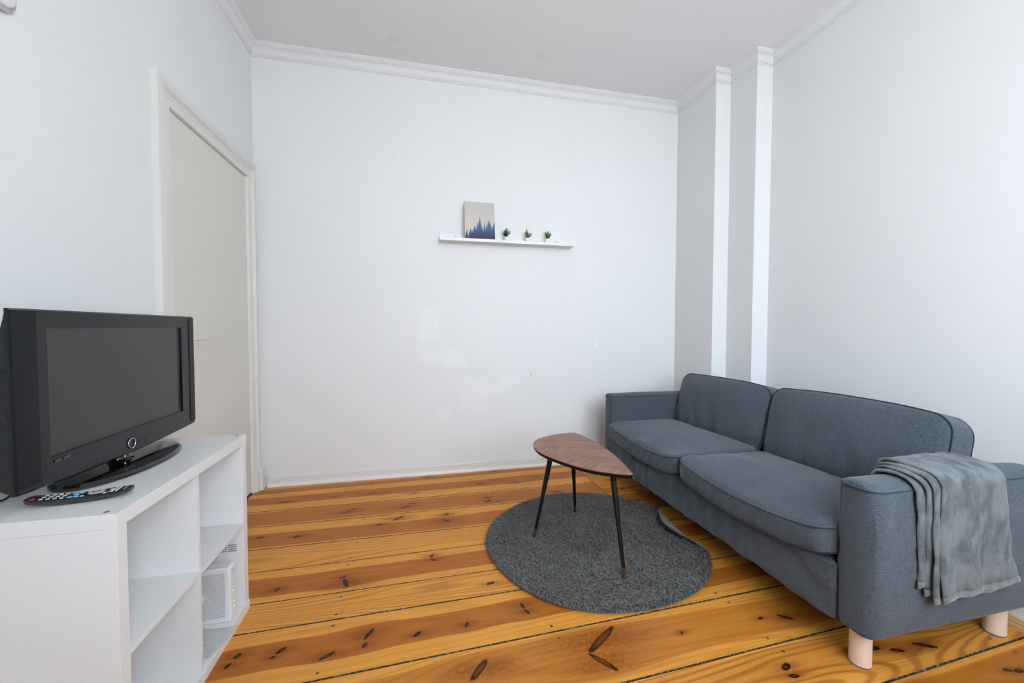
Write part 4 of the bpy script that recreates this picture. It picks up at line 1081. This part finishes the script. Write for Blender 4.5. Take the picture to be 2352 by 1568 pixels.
box('top_panel', (-0.928, 1.826, 0.2618), (-0.775, 1.854, 0.2632), M['rwhite'], router, 0.0004)
tube('round_badge', [(-0.868, 1.8105, 0.148), (-0.868, 1.8125, 0.148)], [0.024, 0.025], M['rwhite'], router, 28)
for z in (0.152, 0.108, 0.086): box('indicator_light', (-0.7517, 1.836, z), (-0.7507, 1.842, z + 0.0032), M['led'], router)
for k, nm in enumerate(('b_green', 'b_yellow', 'b_navy')): box('colour_mark', (-0.7517, 1.826 + k * 0.006, 0.228 + k * 0.004), (-0.7511, 1.831 + k * 0.006, 0.234 + k * 0.004), M[nm], router)
# clear plastic bag with a printed slip, lying in front of the router
t = NT('clear_plastic'); tr = t.n('BsdfTransparent'); gl = t.n('BsdfGlossy'); gl.inputs['Roughness'].default_value = 0.08
df = t.n('BsdfDiffuse'); df.inputs[0].default_value = (0.85, 0.85, 0.85, 1)
fz = t.n('LayerWeight'); fz.inputs[0].default_value = 0.35
m1 = t.n('MixShader'); m1.inputs[0].default_value = 0.02; t.t.links.new(tr.outputs[0], m1.inputs[1]); t.t.links.new(df.outputs[0], m1.inputs[2])
m2 = t.n('MixShader'); t.t.links.new(t.rng(fz.outputs['Fresnel'], 0.0, 1.0, 0.01, 0.25), m2.inputs[0]); t.t.links.new(m1.outputs[0], m2.inputs[1]); t.t.links.new(gl.outputs[0], m2.inputs[2])
t.t.links.new(m2.outputs[0], t.t.nodes['Material Output'].inputs[0]); M['plastic'] = t.mat
bag = empty('plastic_bag', (-0.78, 1.70, T_), 'crumpled clear plastic bag with printed slip beside the router', 'bag')
vv, ff = [], []; nu, nv_ = 22, 26
cA, cB, cC, cD = Vector((-0.90, 1.615)), Vector((-0.742, 1.625)), Vector((-0.700, 1.775)), Vector((-0.88, 1.795))
for lay in (0, 1):
    for i in range(nu + 1):
        for j in range(nv_ + 1):
            u, v_ = i / nu, j / nv_
            q = (cA.lerp(cB, u)).lerp(cD.lerp(cC, u), v_)
            q += Vector((0.006 * noise.noise(Vector((u * 3, v_ * 3, 1))), 0.006 * noise.noise(Vector((u * 3, v_ * 3, 5)))))
            e_ = min(u, 1 - u, v_, 1 - v_); puff = min(1, e_ * 6)
            z = T_ + 0.002 + lay * (0.002 + puff * (0.010 + 0.016 * abs(noise.noise(Vector((u * 5, v_ * 6, 2)))) + 0.008 * noise.noise(Vector((u * 11, v_ * 11, 4)))))
            if q.x > KX1: z += (q.x - KX1) * 0.25 + 0.001
            vv.append((q.x, q.y, max(z, T_ + 0.0012)))
W_ = nv_ + 1; B = (nu + 1) * W_
for i in range(nu):
    for j in range(nv_):
        a = i * W_ + j; ff.append([a, a + 1, a + W_ + 1, a + W_]); ff.append([B + a, B + a + W_, B + a + W_ + 1, B + a + 1])
mobj('bag_film', vv, ff, M['plastic'], bag, 179)
t = NT('printed_slip'); X = t.xyz(); 
ln = t.rng(t.m('FRACT', t.m('MULTIPLY', X[0], 260)), 0.35, 0.45); wd = t.rng(t.noise(t.comb(t.m('FLOOR', t.m('MULTIPLY', X[0], 260)), t.m('MULTIPLY', X[1], 380), 0.0), 1.0, 1), 0.5, 0.54)
t.base(t.mix(t.m('MULTIPLY', t.m('SUBTRACT', 1.0, ln), wd), (0.82, 0.80, 0.77), (0.12, 0.12, 0.16)), 0.6)
mobj('printed_slip', [(-0.86, 1.600, T_ + 0.0006), (-0.752, 1.606, T_ + 0.0006), (-0.748, 1.676, T_ + 0.0006), (-0.856, 1.684, T_ + 0.0006), (-0.86, 1.600, T_ + 0.0011), (-0.752, 1.606, T_ + 0.0011), (-0.748, 1.676, T_ + 0.0011), (-0.856, 1.684, T_ + 0.0011)],
     [[3, 2, 1, 0], [4, 5, 6, 7], [0, 1, 5, 4], [1, 2, 6, 5], [2, 3, 7, 6], [3, 0, 4, 7]], t.mat, bag)

# ------------------------------------------------------------------ round fitting high on the left wall, cut by the picture's corner
fit = empty('wall_fitting', (XL, 1.535, 2.222), 'white round fitting high on the left wall at the picture corner', 'fitting')
tube('rim', [(XL, 1.535, 2.222), (XL + 0.012, 1.535, 2.222), (XL + 0.014, 1.535, 2.222)], [0.047, 0.047, 0.044], M['rgrey'], fit, 32)
tube('cover', [(XL + 0.014, 1.535, 2.222), (XL + 0.022, 1.535, 2.222), (XL + 0.025, 1.535, 2.222)], [0.036, 0.034, 0.028], M['rwhite'], fit, 32)
